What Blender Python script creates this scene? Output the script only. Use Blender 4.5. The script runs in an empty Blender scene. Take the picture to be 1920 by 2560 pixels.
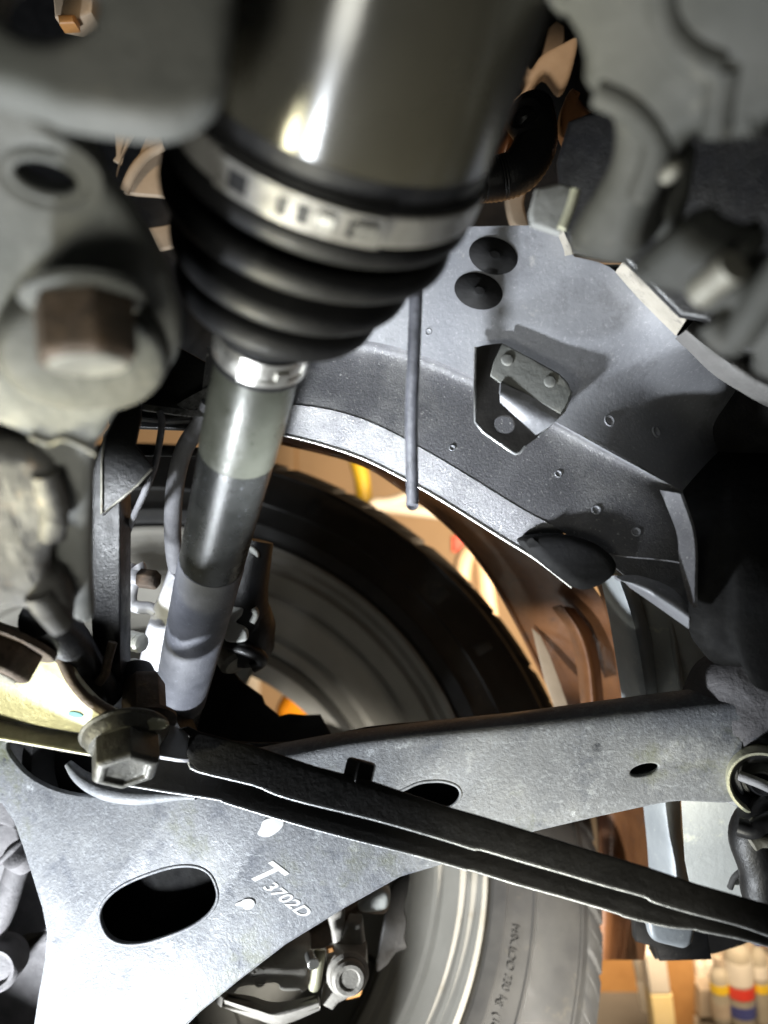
import bpy, bmesh, math, random
from mathutils import Vector, Matrix, noise
from math import pi, sin, cos, radians
random.seed(7)
scene = bpy.context.scene
COL = scene.collection

# ------------------------------------------------------------------ camera
F = 1920.0                                   # focal length in photo pixels
cam = bpy.data.cameras.new('camera'); cam_o = bpy.data.objects.new('camera', cam)
COL.objects.link(cam_o); scene.camera = cam_o
cam.sensor_fit = 'VERTICAL'; cam.sensor_height = 36.0; cam.lens = 27.0
cam_o.location = (0, 0, 0); cam_o.rotation_euler = (pi/2, 0, 0)
cam.clip_start = 0.01; cam.clip_end = 50
cam.dof.use_dof = True; cam.dof.focus_distance = 0.45; cam.dof.aperture_fstop = 4.9
# ------------------------------------------------------------------ world and lamps
world = bpy.data.worlds.new('World'); scene.world = world; world.use_nodes = True
bg = world.node_tree.nodes['Background']
bg.inputs[0].default_value = (0.80, 0.86, 0.80, 1); bg.inputs[1].default_value = 0.007
vs = scene.view_settings
vs.view_transform = 'Standard'; vs.look = 'None'; vs.exposure = 0; vs.gamma = 1

def lamp(name, kind, loc, power, color, size=.03, target=None, angle=60, blend=.4, tall=0, spread=180):
    l = bpy.data.lights.new(name, kind); l.energy = power; l.color = color
    if kind == 'AREA':
        l.shape = 'RECTANGLE' if tall else 'DISK'; l.size = size
        if tall: l.size_y = tall
        l.spread = radians(spread)
    else: l.shadow_soft_size = size
    if kind == 'SPOT': l.spot_size = radians(angle); l.spot_blend = blend
    o = bpy.data.objects.new(name, l); COL.objects.link(o); o.location = loc
    if target is not None:
        o.rotation_euler = (Vector(target)-Vector(loc)).to_track_quat('-Z', 'Y').to_euler()
    return o

def P(u, v, d):
    return Vector(((u-960)/F*d, d, (1280-v)/F*d))

COOL = (0.90, 0.95, 1.0); YEL = (1.0, 0.95, 0.66); WARM = (1.0, 0.74, 0.48)
lamp('work_light', 'POINT', (-0.36, 0.29, -0.545), 29.0, COOL, .025)
lamp('inspection_lamp', 'SPOT', (-0.13, -0.03, -0.17), 3.0, (1, .99, .88), .06, (-0.03, .17, .13), 92, .7)
lamp('link_lamp', 'SPOT', (-0.30, 0.28, -0.20), 1.5, YEL, .012, P(150, 1745, .385), 40, .6)
lamp('streak_fill', 'AREA', (-0.27, 0.26, -0.15), .08, (1, .93, .60), .03, (-.045, .23, .10), tall=.12, spread=18)  # added lamp, only there to draw the streak on the canister
lamp('panel_light', 'SPOT', (-0.085, 0.27, -0.115), 9.0, COOL, .008, P(1310, 800, .41), 56, .6)
lamp('wheel_light', 'SPOT', (-0.17, 0.31, -0.02), 1.3, COOL, .008, P(385, 1340, .45), 60, .4)
lamp('low_light', 'SPOT', (0.24, 0.16, -0.44), 56.0, (1, .96, .88), .03, P(1250, 2640, .65), 40, .5)
lamp('arm_fill', 'SPOT', (0.02, 0.22, -0.36), 4.0, (1, .98, .84), .02, P(1420, 2000, .44), 44, .7)  # added fill to brighten the right end of the arm
lamp('garage_lamp', 'AREA', (0.45, .95, -0.1), 24, WARM, .6, (0.15, 2.2, -.3))
lamp('bay_lamp', 'SPOT', P(1500, -320, .42), .45, (1, .76, .54), .02, P(1370, 200, .56), 44, .5)
lamp('slit_fill', 'SPOT', P(250, -420, .40), .65, (1, .78, .52), .02, P(350, 450, .6), 32, .5)  # added warm fill for the slit the garage lamp misses
lamp('fender_fill', 'POINT', P(1900, 1150, .60), .12, (1, .70, .42), .03)  # added warm fill that brightens the inside of the fender

# ------------------------------------------------------------------ materials
def mat(name, c1, c2=None, scale=60, rough=.5, metal=0., bump=0., bscale=400, spec=.5, speck=None, lo=.35, hi=.65, detail=8, rvar=.12, coat=0.):
    m = bpy.data.materials.new(name); m.use_nodes = True
    nt = m.node_tree; N = nt.nodes; L = nt.links; b = N['Principled BSDF']
    b.inputs['Metallic'].default_value = metal; b.inputs['Specular IOR Level'].default_value = spec
    b.inputs['Coat Weight'].default_value = coat
    tc = N.new('ShaderNodeTexCoord')
    def tex(s, det=detail, r=.6):
        t = N.new('ShaderNodeTexNoise'); t.inputs['Scale'].default_value = s
        t.inputs['Detail'].default_value = det; t.inputs['Roughness'].default_value = r
        L.new(tc.outputs['Object'], t.inputs['Vector']); return t
    def ramp(src, a, bb, ca, cb):
        r = N.new('ShaderNodeValToRGB'); r.color_ramp.elements[0].position = a; r.color_ramp.elements[1].position = bb
        r.color_ramp.elements[0].color = (*ca, 1); r.color_ramp.elements[1].color = (*cb, 1)
        L.new(src, r.inputs['Fac']); return r
    c2 = c2 or tuple(x*.75 for x in c1)
    n1 = tex(scale); r1 = ramp(n1.outputs['Fac'], lo, hi, c1, c2); col = r1.outputs['Color']
    if speck:
        for sk in speck:
            sc, ss, sa, sb = sk[:4]; n2 = tex(ss, 10, .75)
            if len(sk) > 4:
                mp = N.new('ShaderNodeMapping'); mp.inputs['Scale'].default_value = sk[4]; mp.inputs['Rotation'].default_value = (0, sk[5], 0)
                L.new(tc.outputs['Object'], mp.inputs['Vector']); L.new(mp.outputs['Vector'], n2.inputs['Vector'])
            f = ramp(n2.outputs['Fac'], sa, sb, (0, 0, 0), (1, 1, 1))
            mx = N.new('ShaderNodeMix'); mx.data_type = 'RGBA'
            L.new(f.outputs['Color'], mx.inputs['Factor']); L.new(col, mx.inputs[6])
            mx.inputs[7].default_value = (*sc, 1); col = mx.outputs[2]
    L.new(col, b.inputs['Base Color'])
    n3 = tex(scale*2.3)
    mr = N.new('ShaderNodeMapRange'); L.new(n3.outputs['Fac'], mr.inputs['Value'])
    mr.inputs['From Min'].default_value = .3; mr.inputs['From Max'].default_value = .7
    mr.inputs['To Min'].default_value = max(.03, rough-rvar); mr.inputs['To Max'].default_value = min(1, rough+rvar)
    L.new(mr.outputs['Result'], b.inputs['Roughness'])
    if bump:
        n4 = tex(bscale, 6, .65); bp = N.new('ShaderNodeBump'); bp.inputs['Strength'].default_value = bump
        bp.inputs['Distance'].default_value = .0012
        L.new(n4.outputs['Fac'], bp.inputs['Height']); L.new(bp.outputs['Normal'], b.inputs['Normal'])
    return m

M = {}
M['arm'] = mat('arm_paint', (.19, .197, .212), (.30, .306, .315), 22, .5, .05, .4, 500,
               speck=[((.36, .375, .40), 330, .50, .66), ((.11, .12, .145), 40, .54, .70), ((.50, .52, .53), 90, .58, .74), ((.42, .44, .46), 60, .60, .68, (1, 1, 9), .35), ((.10, .105, .12), 55, .64, .70, (1, 1, 11), -.3), ((.15, .16, .085), 11, .54, .68), ((.60, .61, .60), 14, .60, .74), ((.62, .63, .64), 130, .62, .67, (1, 1, 18), .45), ((.58, .60, .62), 30, .60, .65), ((.085, .09, .10), 34, .63, .68), ((.12, .12, .13), 18, .62, .72)])
M['edge'] = mat('lit_edge', (.55, .56, .56), (.30, .31, .32), 200, .4, .6, .3, 600)  # pale tone standing for light caught along the edges
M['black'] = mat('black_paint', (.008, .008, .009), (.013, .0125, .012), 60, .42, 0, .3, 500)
M['brace'] = mat('brace_paint', (.014, .0132, .0125), (.022, .0205, .019), 40, .5, 0, .35, 260, speck=[((.03, .027, .024), 160, .66, .74)], spec=.3)
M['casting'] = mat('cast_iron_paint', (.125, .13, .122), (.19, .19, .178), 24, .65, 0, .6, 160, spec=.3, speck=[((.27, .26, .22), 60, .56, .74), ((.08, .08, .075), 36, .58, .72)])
M['castblue'] = mat('cast_alloy', (.062, .06, .057), (.10, .096, .092), 35, .7, 0, .9, 110, speck=[((.27, .20, .13), 60, .60, .74)])
M['rubber'] = mat('rubber', (.010, .010, .011), (.017, .017, .018), 50, .42, 0, .12, 300)
M['boot'] = mat('boot_rubber', (.005, .005, .0055), (.009, .009, .0095), 40, .55, 0, .2, 240, spec=.28, speck=[((.03, .03, .029), 60, .60, .76)])
M['canister'] = mat('canister_paint', (.026, .024, .018), (.033, .0305, .023), 20, .26, 0., .04, 300, rvar=.03, spec=.8)
M['shaft'] = mat('shaft_steel_shaded', (.018, .019, .018), (.032, .033, .032), 70, .30, .2, .15, 900, speck=[((.36, .38, .44), 500, .62, .72)], rvar=.06)  # darkened: shade on the middle and foot of the shaft is in the colour
M['steel'] = mat('zinc_steel', (.48, .47, .44), (.62, .61, .57), 60, .34, .85, .2, 400)
M['clamp'] = mat('clamp_band', (.30, .29, .275), (.40, .39, .37), 90, .36, .6, .1, 500)
M['yellow'] = mat('yellow_zinc', (.44, .43, .29), (.56, .55, .41), 50, .42, .35, .3, 300, speck=[((.35, .30, .16), 120, .60, .72)])
M['rust'] = mat('rusty_nut', (.085, .066, .05), (.14, .10, .072), 120, .6, .3, .6, 300, speck=[((.24, .16, .09), 130, .56, .70), ((.035, .028, .024), 70, .56, .70)])
M['bolt'] = mat('dusty_bolt', (.21, .20, .17), (.33, .32, .27), 110, .5, .35, .5, 350, speck=[((.15, .10, .06), 200, .6, .72)])
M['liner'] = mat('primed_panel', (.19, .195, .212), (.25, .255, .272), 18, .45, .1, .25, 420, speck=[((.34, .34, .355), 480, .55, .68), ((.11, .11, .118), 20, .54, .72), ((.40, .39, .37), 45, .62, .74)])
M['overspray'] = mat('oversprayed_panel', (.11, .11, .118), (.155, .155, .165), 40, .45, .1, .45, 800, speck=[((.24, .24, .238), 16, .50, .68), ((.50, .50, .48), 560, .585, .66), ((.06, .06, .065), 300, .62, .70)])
M['foil'] = mat('sealed_seam', (.10, .10, .10), (.30, .30, .30), 120, .3, .3, 1.0, 160)
M['tyre'] = None
M['flangepaint'] = mat('scuffed_flange', (.26, .24, .20), (.34, .31, .26), 60, .5, 0, .4, 200, speck=[((.12, .11, .10), 110, .56, .70)])
M['bolt2'] = mat('greasy_bolt', (.10, .098, .088), (.17, .165, .145), 90, .42, .45, .5, 350, speck=[((.30, .29, .24), 160, .58, .72), ((.06, .05, .04), 60, .58, .72)])
M['shaftlit'] = mat('shaft_lit_blue', (.095, .10, .12), (.16, .165, .19), 40, .5, .1, .3, 700, speck=[((.42, .44, .50), 520, .60, .70)])  # pale blue-grey stands for light on the lower shaft
M['olive'] = mat('shaft_lit_olive', (.060, .063, .050), (.082, .085, .069), 60, .36, .15, .1, 500)  # olive tone stands for light on the upper shaft
M['castdim'] = mat('dimmed_casting', (.047, .049, .045), (.077, .077, .071), 24, .65, 0, .6, 160, spec=.3, speck=[((.19, .18, .15), 60, .56, .74), ((.05, .05, .048), 30, .56, .72)])  # darker copy of the casting paint, offsetting strong lamp light
M['shaderubber'] = mat('shade_and_rubber_black', (.006, .006, .0065), (.010, .0098, .0095), 50, .8, 0, .4, 200, spec=.2)  # black for painted shade, and for the rubber grommets
M['tube'] = mat('dusty_tube', (.035, .036, .042), (.09, .092, .105), 70, .45, 0, .4, 500)
M['dust'] = mat('dusty_rubber', (.15, .145, .15), (.22, .21, .215), 60, .7, 0, .8, 180, speck=[((.30, .29, .29), 90, .58, .74)])
M['rim'] = mat('alloy_rim', (.34, .323, .282), (.41, .39, .343), 14, .5, .1, .1, 300, rvar=.06, speck=[((.30, .27, .21), 40, .58, .74)])
M['rimdark'] = mat('dusty_brake_disc', (.10, .098, .085), (.13, .125, .11), 30, .55, .3, .2, 300)
M['copper'] = mat('orange_fender_paint', (.135, .055, .022), (.20, .085, .032), 22, .38, .1, .3, 60, coat=.3, speck=[((.08, .045, .03), 30, .56, .70)])
M['galv'] = mat('grey_wax_panel', (.40, .43, .45), (.52, .55, .56), 30, .42, .2, .3, 200, speck=[((.75, .76, .70), 120, .60, .70)])
M['shieldw'] = mat('pale_shield', (.50, .51, .48), (.60, .61, .57), 25, .5, .1, .4, 160, speck=[((.80, .80, .66), 75, .57, .68)])
M['hose'] = mat('grey_hose', (.20, .20, .215), (.27, .27, .285), 90, .6, 0, .5, 500)
M['knuckle'] = mat('alloy_knuckle', (.43, .43, .45), (.54, .54, .56), 60, .5, .2, .3, 300)
M['caliper'] = mat('dusty_caliper', (.31, .29, .255), (.42, .40, .36), 55, .6, .2, .5, 260, speck=[((.24, .17, .11), 80, .60, .74)])
M['tan'] = mat('tan_plaster', (.50, .37, .24), (.55, .41, .27), 3, .8, 0, .1, 60)
M['tanmetal'] = mat('tan_lit_metal', (.40, .31, .22), (.50, .39, .28), 30, .6, 0, .4, 100)
M['wood'] = mat('stained_wood', (.36, .19, .07), (.46, .26, .10), 18, .55, 0, .4, 80)
M['white'] = mat('white_plastic', (.72, .70, .64), (.80, .78, .72), 20, .4, 0)
M['paint'] = mat('white_paint_mark', (.86, .86, .84), (.80, .80, .78), 200, .6, 0)
M['orange'] = mat('orange_plastic', (.80, .30, .01), (.86, .36, .02), 20, .35, 0)
M['red'] = mat('red_plastic', (.65, .05, .035), (.72, .08, .05), 20, .4, 0)
M['blue'] = mat('blue_plastic', (.05, .06, .22), (.07, .09, .28), 20, .4, 0)
M['yel'] = mat('yellow_plastic', (.75, .52, .03), (.80, .58, .05), 20, .4, 0)
M['bottle'] = mat('grey_bottle', (.34, .32, .26), (.44, .42, .36), 30, .35, 0)
M['teal'] = mat('teal_paint_dab', (.12, .42, .46), (.16, .48, .50), 60, .5, 0)
M['amber'] = mat('amber_tag', (.42, .20, .06), (.50, .24, .08), 60, .5, 0)

def tyre_mat():
    m = mat('tyre_rubber', (.042, .041, .040), (.062, .060, .056), 25, .55, 0, 0, spec=.4,
            speck=[((.12, .105, .08), 22, .58, .75)])
    nt = m.node_tree; N = nt.nodes; L = nt.links; b = N['Principled BSDF']
    tc = N.new('ShaderNodeTexCoord'); sp = N.new('ShaderNodeSeparateXYZ'); L.new(tc.outputs['Object'], sp.inputs[0])
    def mth(op, a, bb=None, v=None):
        n = N.new('ShaderNodeMath'); n.operation = op; L.new(a, n.inputs[0])
        if bb is not None: L.new(bb, n.inputs[1])
        if v is not None: n.inputs[1].default_value = v
        return n.outputs[0]
    ang = mth('ARCTAN2', sp.outputs[1], sp.outputs[0]); s = mth('SINE', mth('MULTIPLY', ang, v=1500.))
    x2 = mth('MULTIPLY', sp.outputs[0], sp.outputs[0]); y2 = mth('MULTIPLY', sp.outputs[1], sp.outputs[1])
    r = mth('SQRT', mth('ADD', x2, y2))
    msk = mth('MULTIPLY', mth('GREATER_THAN', r, v=.331), mth('LESS_THAN', r, v=.3755))
    h = mth('MULTIPLY', s, msk)
    bp = N.new('ShaderNodeBump'); bp.inputs['Strength'].default_value = .35; bp.inputs['Distance'].default_value = .0004
    L.new(h, bp.inputs['Height']); L.new(bp.outputs['Normal'], b.inputs['Normal'])
    return m
M['tyre'] = tyre_mat()

b = M['canister'].node_tree.nodes['Principled BSDF']; tg = M['canister'].node_tree.nodes.new('ShaderNodeTangent')
tg.direction_type = 'RADIAL'; tg.axis = 'Z'; M['canister'].node_tree.links.new(tg.outputs[0], b.inputs['Tangent'])
b.inputs['Anisotropic'].default_value = .85; b.inputs['Anisotropic Rotation'].default_value = .25
# ------------------------------------------------------------------ object helpers
MW = {}
def thing(name, label, cat, loc=(0, 0, 0), group=None, M4=None):
    o = bpy.data.objects.new(name, None); COL.objects.link(o); o.empty_display_size = .02
    mw = M4 if M4 is not None else Matrix.Translation(Vector(loc))
    o.matrix_world = mw; MW[o.name] = mw
    o['label'] = label; o['category'] = cat
    if group: o['group'] = group
    return o
def link(name, me, m, parent=None, M4=None, smooth=True, label=None):
    o = bpy.data.objects.new(name, me); COL.objects.link(o)
    if not me.materials: me.materials.append(m)
    if smooth:
        for p in me.polygons: p.use_smooth = True
    mw = M4 if M4 is not None else Matrix.Identity(4)
    MW[o.name] = mw
    if parent is not None:
        o.parent = parent; o.matrix_parent_inverse = MW[parent.name].inverted()
    o.matrix_basis = mw
    if label: o['label'] = label
    return o
def tag(o, label, cat, group=None):
    o['label'] = label; o['category'] = cat
    if group: o['group'] = group
    return o
def structure(o): o['kind'] = 'structure'; return o
def mesh(name, vs_, fs, angle=None):
    me = bpy.data.meshes.new(name); me.from_pydata([tuple(v) for v in vs_], [], fs); me.update()
    return me
def auto(me, deg=35):
    bm = bmesh.new(); bm.from_mesh(me)
    bmesh.ops.recalc_face_normals(bm, faces=bm.faces)
    for e in bm.edges:
        if len(e.link_faces) == 2 and e.calc_face_angle(0) > radians(deg): e.smooth = False
    for f in bm.faces: f.smooth = True
    bm.to_mesh(me); bm.free(); return me

def cr(pts, n=6, closed=True):
    """Catmull-Rom through points"""
    pts = [Vector(p) for p in pts]; k = len(pts); out = []
    segs = k if closed else k-1
    for i in range(segs):
        if closed: a, b, c, d = pts[(i-1) % k], pts[i], pts[(i+1) % k], pts[(i+2) % k]
        else: a, b, c, d = pts[max(i-1, 0)], pts[i], pts[i+1], pts[min(i+2, k-1)]
        for j in range(n):
            t = j/n
            out.append(.5*((2*b)+(c-a)*t+(2*a-5*b+4*c-d)*t*t+(3*b-a-3*c+d)*t**3))
    if not closed: out.append(pts[-1])
    return out
def ell(cu, cv, ru, rv, rot=0, n=28):
    r = radians(rot); o = []
    for i in range(n):
        a = 2*pi*i/n; x, y = ru*cos(a), rv*sin(a)
        o.append((cu+x*cos(r)-y*sin(r), cv+x*sin(r)+y*cos(r)))
    return o
class Plane:
    def __init__(s, a, b, c):
        A, B, C = P(*a), P(*b), P(*c); s.o = A
        n = (B-A).cross(C-A).normalized()
        if n.dot(A) > 0: n = -n                      # towards the camera
        s.n = n; s.x = (B-A).normalized(); s.y = n.cross(s.x)
    def at(s, u, v, off=0.):
        r = P(u, v, 1.0); t = (s.o+s.n*off).dot(s.n)/r.dot(s.n); return r*t
    def M(s, off=0.):
        o = s.o+s.n*off
        return Matrix(((s.x.x, s.y.x, s.n.x, o.x), (s.x.y, s.y.y, s.n.y, o.y), (s.x.z, s.y.z, s.n.z, o.z), (0, 0, 0, 1)))
def flat(d, tu=0., tv=0., cu=960, cv=1280):
    """plane at depth d at (cu,cv); tu,tv = depth change per 1000 px to the right / down"""
    return Plane((cu, cv, d), (cu+500, cv, d+tu*.5), (cu, cv+500, d+tv*.5))
def plate_mesh(pl, outline, t, bev=.001, holes=(), smooth=0, res=3, off=0.):
    if smooth: outline = [(p.x, p.y) for p in cr([(x, y, 0) for x, y in outline], smooth)]
    Mi = pl.M().inverted()
    cu = bpy.data.curves.new('outline', 'CURVE'); cu.dimensions = '2D'; cu.fill_mode = 'BOTH'
    for k, lp in enumerate([outline]+[h for h in holes]):
        q = [Mi @ pl.at(u, v) for u, v in lp]
        s = cu.splines.new('POLY'); s.points.add(len(q)-1)
        for i, w in enumerate(q): s.points[i].co = (w.x, w.y, 0, 1)
        s.use_cyclic_u = True
    cu.extrude = max(t/2-bev, .00005); cu.bevel_depth = bev; cu.bevel_resolution = res; cu.offset = -bev
    o = bpy.data.objects.new('outline', cu); COL.objects.link(o)
    me = bpy.data.meshes.new_from_object(o.evaluated_get(bpy.context.evaluated_depsgraph_get()))
    bpy.data.objects.remove(o); bpy.data.curves.remove(cu)
    bm = bmesh.new(); bm.from_mesh(me); bmesh.ops.remove_doubles(bm, verts=bm.verts, dist=1e-5); bm.to_mesh(me); bm.free()
    me.transform(pl.M(off-t/2)); return auto(me, 40)
def plate(name, pl, outline, t, m, parent=None, bev=.001, holes=(), smooth=0, off=0., label=None, res=3):
    return link(name, plate_mesh(pl, outline, t, bev, holes, smooth, res, off), m, parent, label=label)

def tube_mesh(pts, r, n=10, sm=6, closed=False, ribs=0, ribr=0.):
    pts = cr(pts, sm, closed) if sm else [Vector(p) for p in pts]
    k = len(pts); rr = r if callable(r) else (lambda t: r)
    vs_, fs = [], []; up = None
    for i in range(k):
        a = pts[(i-1) % k] if closed else pts[max(i-1, 0)]; b = pts[(i+1) % k] if closed else pts[min(i+1, k-1)]
        t = (b-a).normalized()
        if up is None:
            up = t.orthogonal().normalized()
        up = (up-t*up.dot(t)).normalized(); w = t.cross(up)
        rad = rr(i/max(k-1, 1))*(1+(ribr if ribs and i % 2 else 0))
        for j in range(n):
            ang = 2*pi*j/n; vs_.append(pts[i]+(up*cos(ang)+w*sin(ang))*rad)
    for i in range(k if closed else k-1):
        i2 = (i+1) % k
        for j in range(n):
            j2 = (j+1) % n; fs.append((i*n+j, i*n+j2, i2*n+j2, i2*n+j))
    if not closed:
        fs.append(tuple(range(n))[::-1]); fs.append(tuple((k-1)*n+j for j in range(n)))
    return auto(mesh('tube', vs_, fs), 60)
def tube(name, pts, r, m, parent=None, n=10, sm=6, closed=False, label=None, ribs=0, ribr=0.):
    return link(name, tube_mesh(pts, r, n, sm, closed, ribs, ribr), m, parent, label=label)
def pp(*a): return [P(*x) for x in a]

def frame(o, ax, xh=None):
    z = Vector(ax).normalized(); x = Vector(xh) if xh is not None else Vector((1, 0, 0))
    x = (x-z*x.dot(z)).normalized(); y = z.cross(x)
    return Matrix(((x.x, y.x, z.x, o[0]), (x.y, y.y, z.y, o[1]), (x.z, y.z, z.z, o[2]), (0, 0, 0, 1)))
def lathe_mesh(prof, seg=64, closed=False, ang=40, wob=None):
    vs_, fs = [], []; k = len(prof)
    for j in range(seg):
        a = 2*pi*j/seg
        for (s, r) in prof: vs_.append((r*cos(a), r*sin(a), s))
    for j in range(seg):
        j2 = (j+1) % seg
        for i in range(k-1 if not closed else k):
            i2 = (i+1) % k; fs.append((j*k+i, j2*k+i, j2*k+i2, j*k+i2))
    me = mesh('lathe', vs_, fs)
    bm = bmesh.new(); bm.from_mesh(me); bmesh.ops.remove_doubles(bm, verts=bm.verts, dist=1e-6)
    bmesh.ops.recalc_face_normals(bm, faces=bm.faces); bm.to_mesh(me); bm.free()
    return auto(me, ang)
def lathe(name, M4, prof, m, parent=None, seg=64, closed=False, label=None, ang=40):
    return link(name, lathe_mesh(prof, seg, closed, ang), m, parent, M4=M4, label=label)
def hex_mesh(r, h, ch=.12, dish=0):
    """hexagonal head, base at z=0, top at z=h, chamfered"""
    vs_ = []; fs = []
    rings = [(0, r, 6), (h*(1-ch), r, 6), (h, r*.86, 6)]
    for z, rr, n in rings:
        for j in range(n): a = 2*pi*j/6; vs_.append((rr*cos(a), rr*sin(a), z))
    for i in range(2):
        for j in range(6): j2 = (j+1) % 6; fs.append((i*6+j, i*6+j2, (i+1)*6+j2, (i+1)*6+j))
    if dish:
        for j in range(6): a = 2*pi*j/6; vs_.append((r*.68*cos(a), r*.68*sin(a), h))
        for j in range(6): a = 2*pi*j/6; vs_.append((r*.6*cos(a), r*.6*sin(a), h-dish))
        for i in (2, 3):
            for j in range(6): j2 = (j+1) % 6; fs.append((i*6+j, i*6+j2, (i+1)*6+j2, (i+1)*6+j))
        fs.append(tuple(24+j for j in range(6)))
    else: fs.append(tuple(12+j for j in range(6)))
    fs.append(tuple(range(6))[::-1])
    me = mesh('hex', vs_, fs)
    bm = bmesh.new(); bm.from_mesh(me); bmesh.ops.recalc_face_normals(bm, faces=bm.faces)
    bmesh.ops.bevel(bm, geom=list(bm.edges), offset=r*.05, segments=2, affect='EDGES', profile=.5)
    bm.to_mesh(me); bm.free(); return auto(me, 50)
def hexo(name, M4, r, h, m, parent=None, dish=0, label=None): return link(name, hex_mesh(r, h, dish=dish), m, parent, M4=M4, label=label)
def disc(name, M4, r, h, m, parent=None, bev=.0006, hole=0, seg=40, label=None):
    pr = [(0, hole), (0, r-bev), (bev, r), (h-bev, r), (h, r-bev), (h, hole)]
    if hole: return lathe(name, M4, pr, m, parent, seg, True, label=label)
    return lathe(name, M4, pr, m, parent, seg, label=label)

def loft_mesh(rows, nu=40, nv=6, thick=.0015, jit=0.):
    R = []
    for r in rows:
        c = cr([P(*q) for q in r], 14, False)
        L_ = [0]
        for i in range(1, len(c)): L_.append(L_[-1]+(c[i]-c[i-1]).length)
        out = []; k = 0
        for i in range(nu):
            s = L_[-1]*i/(nu-1)
            while k < len(L_)-2 and L_[k+1] < s: k += 1
            d = L_[k+1]-L_[k]; out.append(c[k].lerp(c[k+1], (s-L_[k])/d if d else 0))
        R.append(out)
    cols = [cr([R[j][i] for j in range(len(R))], nv, False) for i in range(nu)] if len(R) > 2 else [[R[0][i].lerp(R[1][i], t/nv) for t in range(nv+1)] for i in range(nu)]
    k = len(cols[0]); vs_ = [v for c in cols for v in c]
    if jit:
        vs_ = [v+Vector((0, -1, 0))*jit*noise.noise(v*55) for v in vs_]
    fs = [(i*k+j, i*k+j+1, (i+1)*k+j+1, (i+1)*k+j) for i in range(nu-1) for j in range(k-1)]
    me = mesh('loft', vs_, fs)
    bm = bmesh.new(); bm.from_mesh(me); bmesh.ops.recalc_face_normals(bm, faces=bm.faces)
    f = bm.faces[:][len(bm.faces)//2]
    if f.normal.dot(f.calc_center_median()) > 0: bmesh.ops.reverse_faces(bm, faces=bm.faces)
    bmesh.ops.solidify(bm, geom=bm.faces[:], thickness=thick)
    bm.to_mesh(me); bm.free(); return auto(me, 50)
def loft(name, rows, m, parent=None, nu=40, nv=6, thick=.0015, jit=0., label=None):
    return link(name, loft_mesh(rows, nu, nv, thick, jit), m, parent, label=label)
def box_mesh(sx, sy, sz, bev=.001):
    bm = bmesh.new(); bmesh.ops.create_cube(bm, size=1); bmesh.ops.scale(bm, vec=(sx, sy, sz), verts=bm.verts)
    if bev: bmesh.ops.bevel(bm, geom=list(bm.edges), offset=bev, segments=2, affect='EDGES', profile=.5)
    me = bpy.data.meshes.new('box'); bm.to_mesh(me); bm.free(); return auto(me, 50)
def text_mesh(s, size, ext, shear=0., off=0.):
    cu = bpy.data.curves.new('lettering', 'FONT'); cu.body = s; cu.size = size; cu.extrude = ext; cu.align_x = 'CENTER'; cu.align_y = 'CENTER'; cu.shear = shear; cu.offset = off
    o = bpy.data.objects.new('lettering', cu); COL.objects.link(o)
    me = bpy.data.meshes.new_from_object(o.evaluated_get(bpy.context.evaluated_depsgraph_get()))
    bpy.data.objects.remove(o); bpy.data.curves.remove(cu); return me
from mathutils.bvhtree import BVHTree
def hit(o, u, v):
    t = BVHTree.FromPolygons([w.co.copy() for w in o.data.vertices], [tuple(p.vertices) for p in o.data.polygons])
    d = P(u, v, 1).normalized(); loc, nrm, i, k = t.ray_cast(Vector((0, 0, 0)), d)
    if nrm.dot(d) > 0: nrm = -nrm
    return loc, nrm
def lumpy(o, amp, freq=40, sub=0):
    """uneven cast surface: push vertices along normals"""
    me = o.data; bm = bmesh.new(); bm.from_mesh(me)
    bmesh.ops.triangulate(bm, faces=bm.faces)
    for _ in range(sub):
        ed = [e for e in bm.edges if e.calc_length() > .006]
        if ed: bmesh.ops.subdivide_edges(bm, edges=ed, cuts=1)
        bmesh.ops.triangulate(bm, faces=[f for f in bm.faces if len(f.verts) > 3])
    bm.normal_update()
    for v in bm.verts: v.co += v.normal*amp*noise.fractal(v.co*freq, 1., 2., 4)
    bm.to_mesh(me); bm.free(); auto(me, 60); return o

# ================================================================== SETTING: garage behind the car
def quad_box(name, x0, x1, y0, y1, z0, z1, m, parent=None, bev=.002):
    return link(name, box_mesh(x1-x0, y1-y0, z1-z0, bev), m, parent, M4=Matrix.Translation(((x0+x1)/2, (y0+y1)/2, (z0+z1)/2)))
wall = structure(quad_box('garage_wall', -2.6, 3.0, 2.2, 2.3, -1.9, 2.4, M['tan'], bev=0))

M['floor'] = mat('concrete_floor', (.13, .127, .118), (.17, .165, .155), 6, .8, 0, .3, 60)
structure(quad_box('garage_floor', -2.6, 3.0, -2.2, 2.2, -.95, -.85, M['floor'], bev=0))

# ================================================================== WHEEL
WC = Vector((-.185, .64, -.258)); ya, pi_ = .3309, .5785
WN = Vector((sin(ya)*cos(pi_), -cos(ya)*cos(pi_), sin(pi_)))
WM = frame(WC, WN)
wheel = thing('wheel', 'car wheel with a black tyre and pale silver rim barrel, seen from its inner side', 'wheel', M4=WM)
tprof = [(-.02, .286), (0, .2915), (.006, .294), (.0105, .300), (.0125, .3035), (.0112, .3055), (.0118, .316), (.0135, .3275), (.0152, .3288), (.0152, .3302), (.0138, .3315),
         (.0138, .350), (.0108, .366), (.0088, .3755), (.0100, .3766), (.0098, .3786), (.0066, .3800), (.0010, .3862), (-.0016, .3890), (-.005, .3880), (-.012, .3895), (-.03, .3940), (-.06, .398), (-.19, .398), (-.23, .395), (-.252, .37), (-.256, .33), (-.245, .30), (-.24, .286)]
tyre = lathe('tyre', WM, tprof, M['tyre'], wheel, 220, ang=30)
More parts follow.
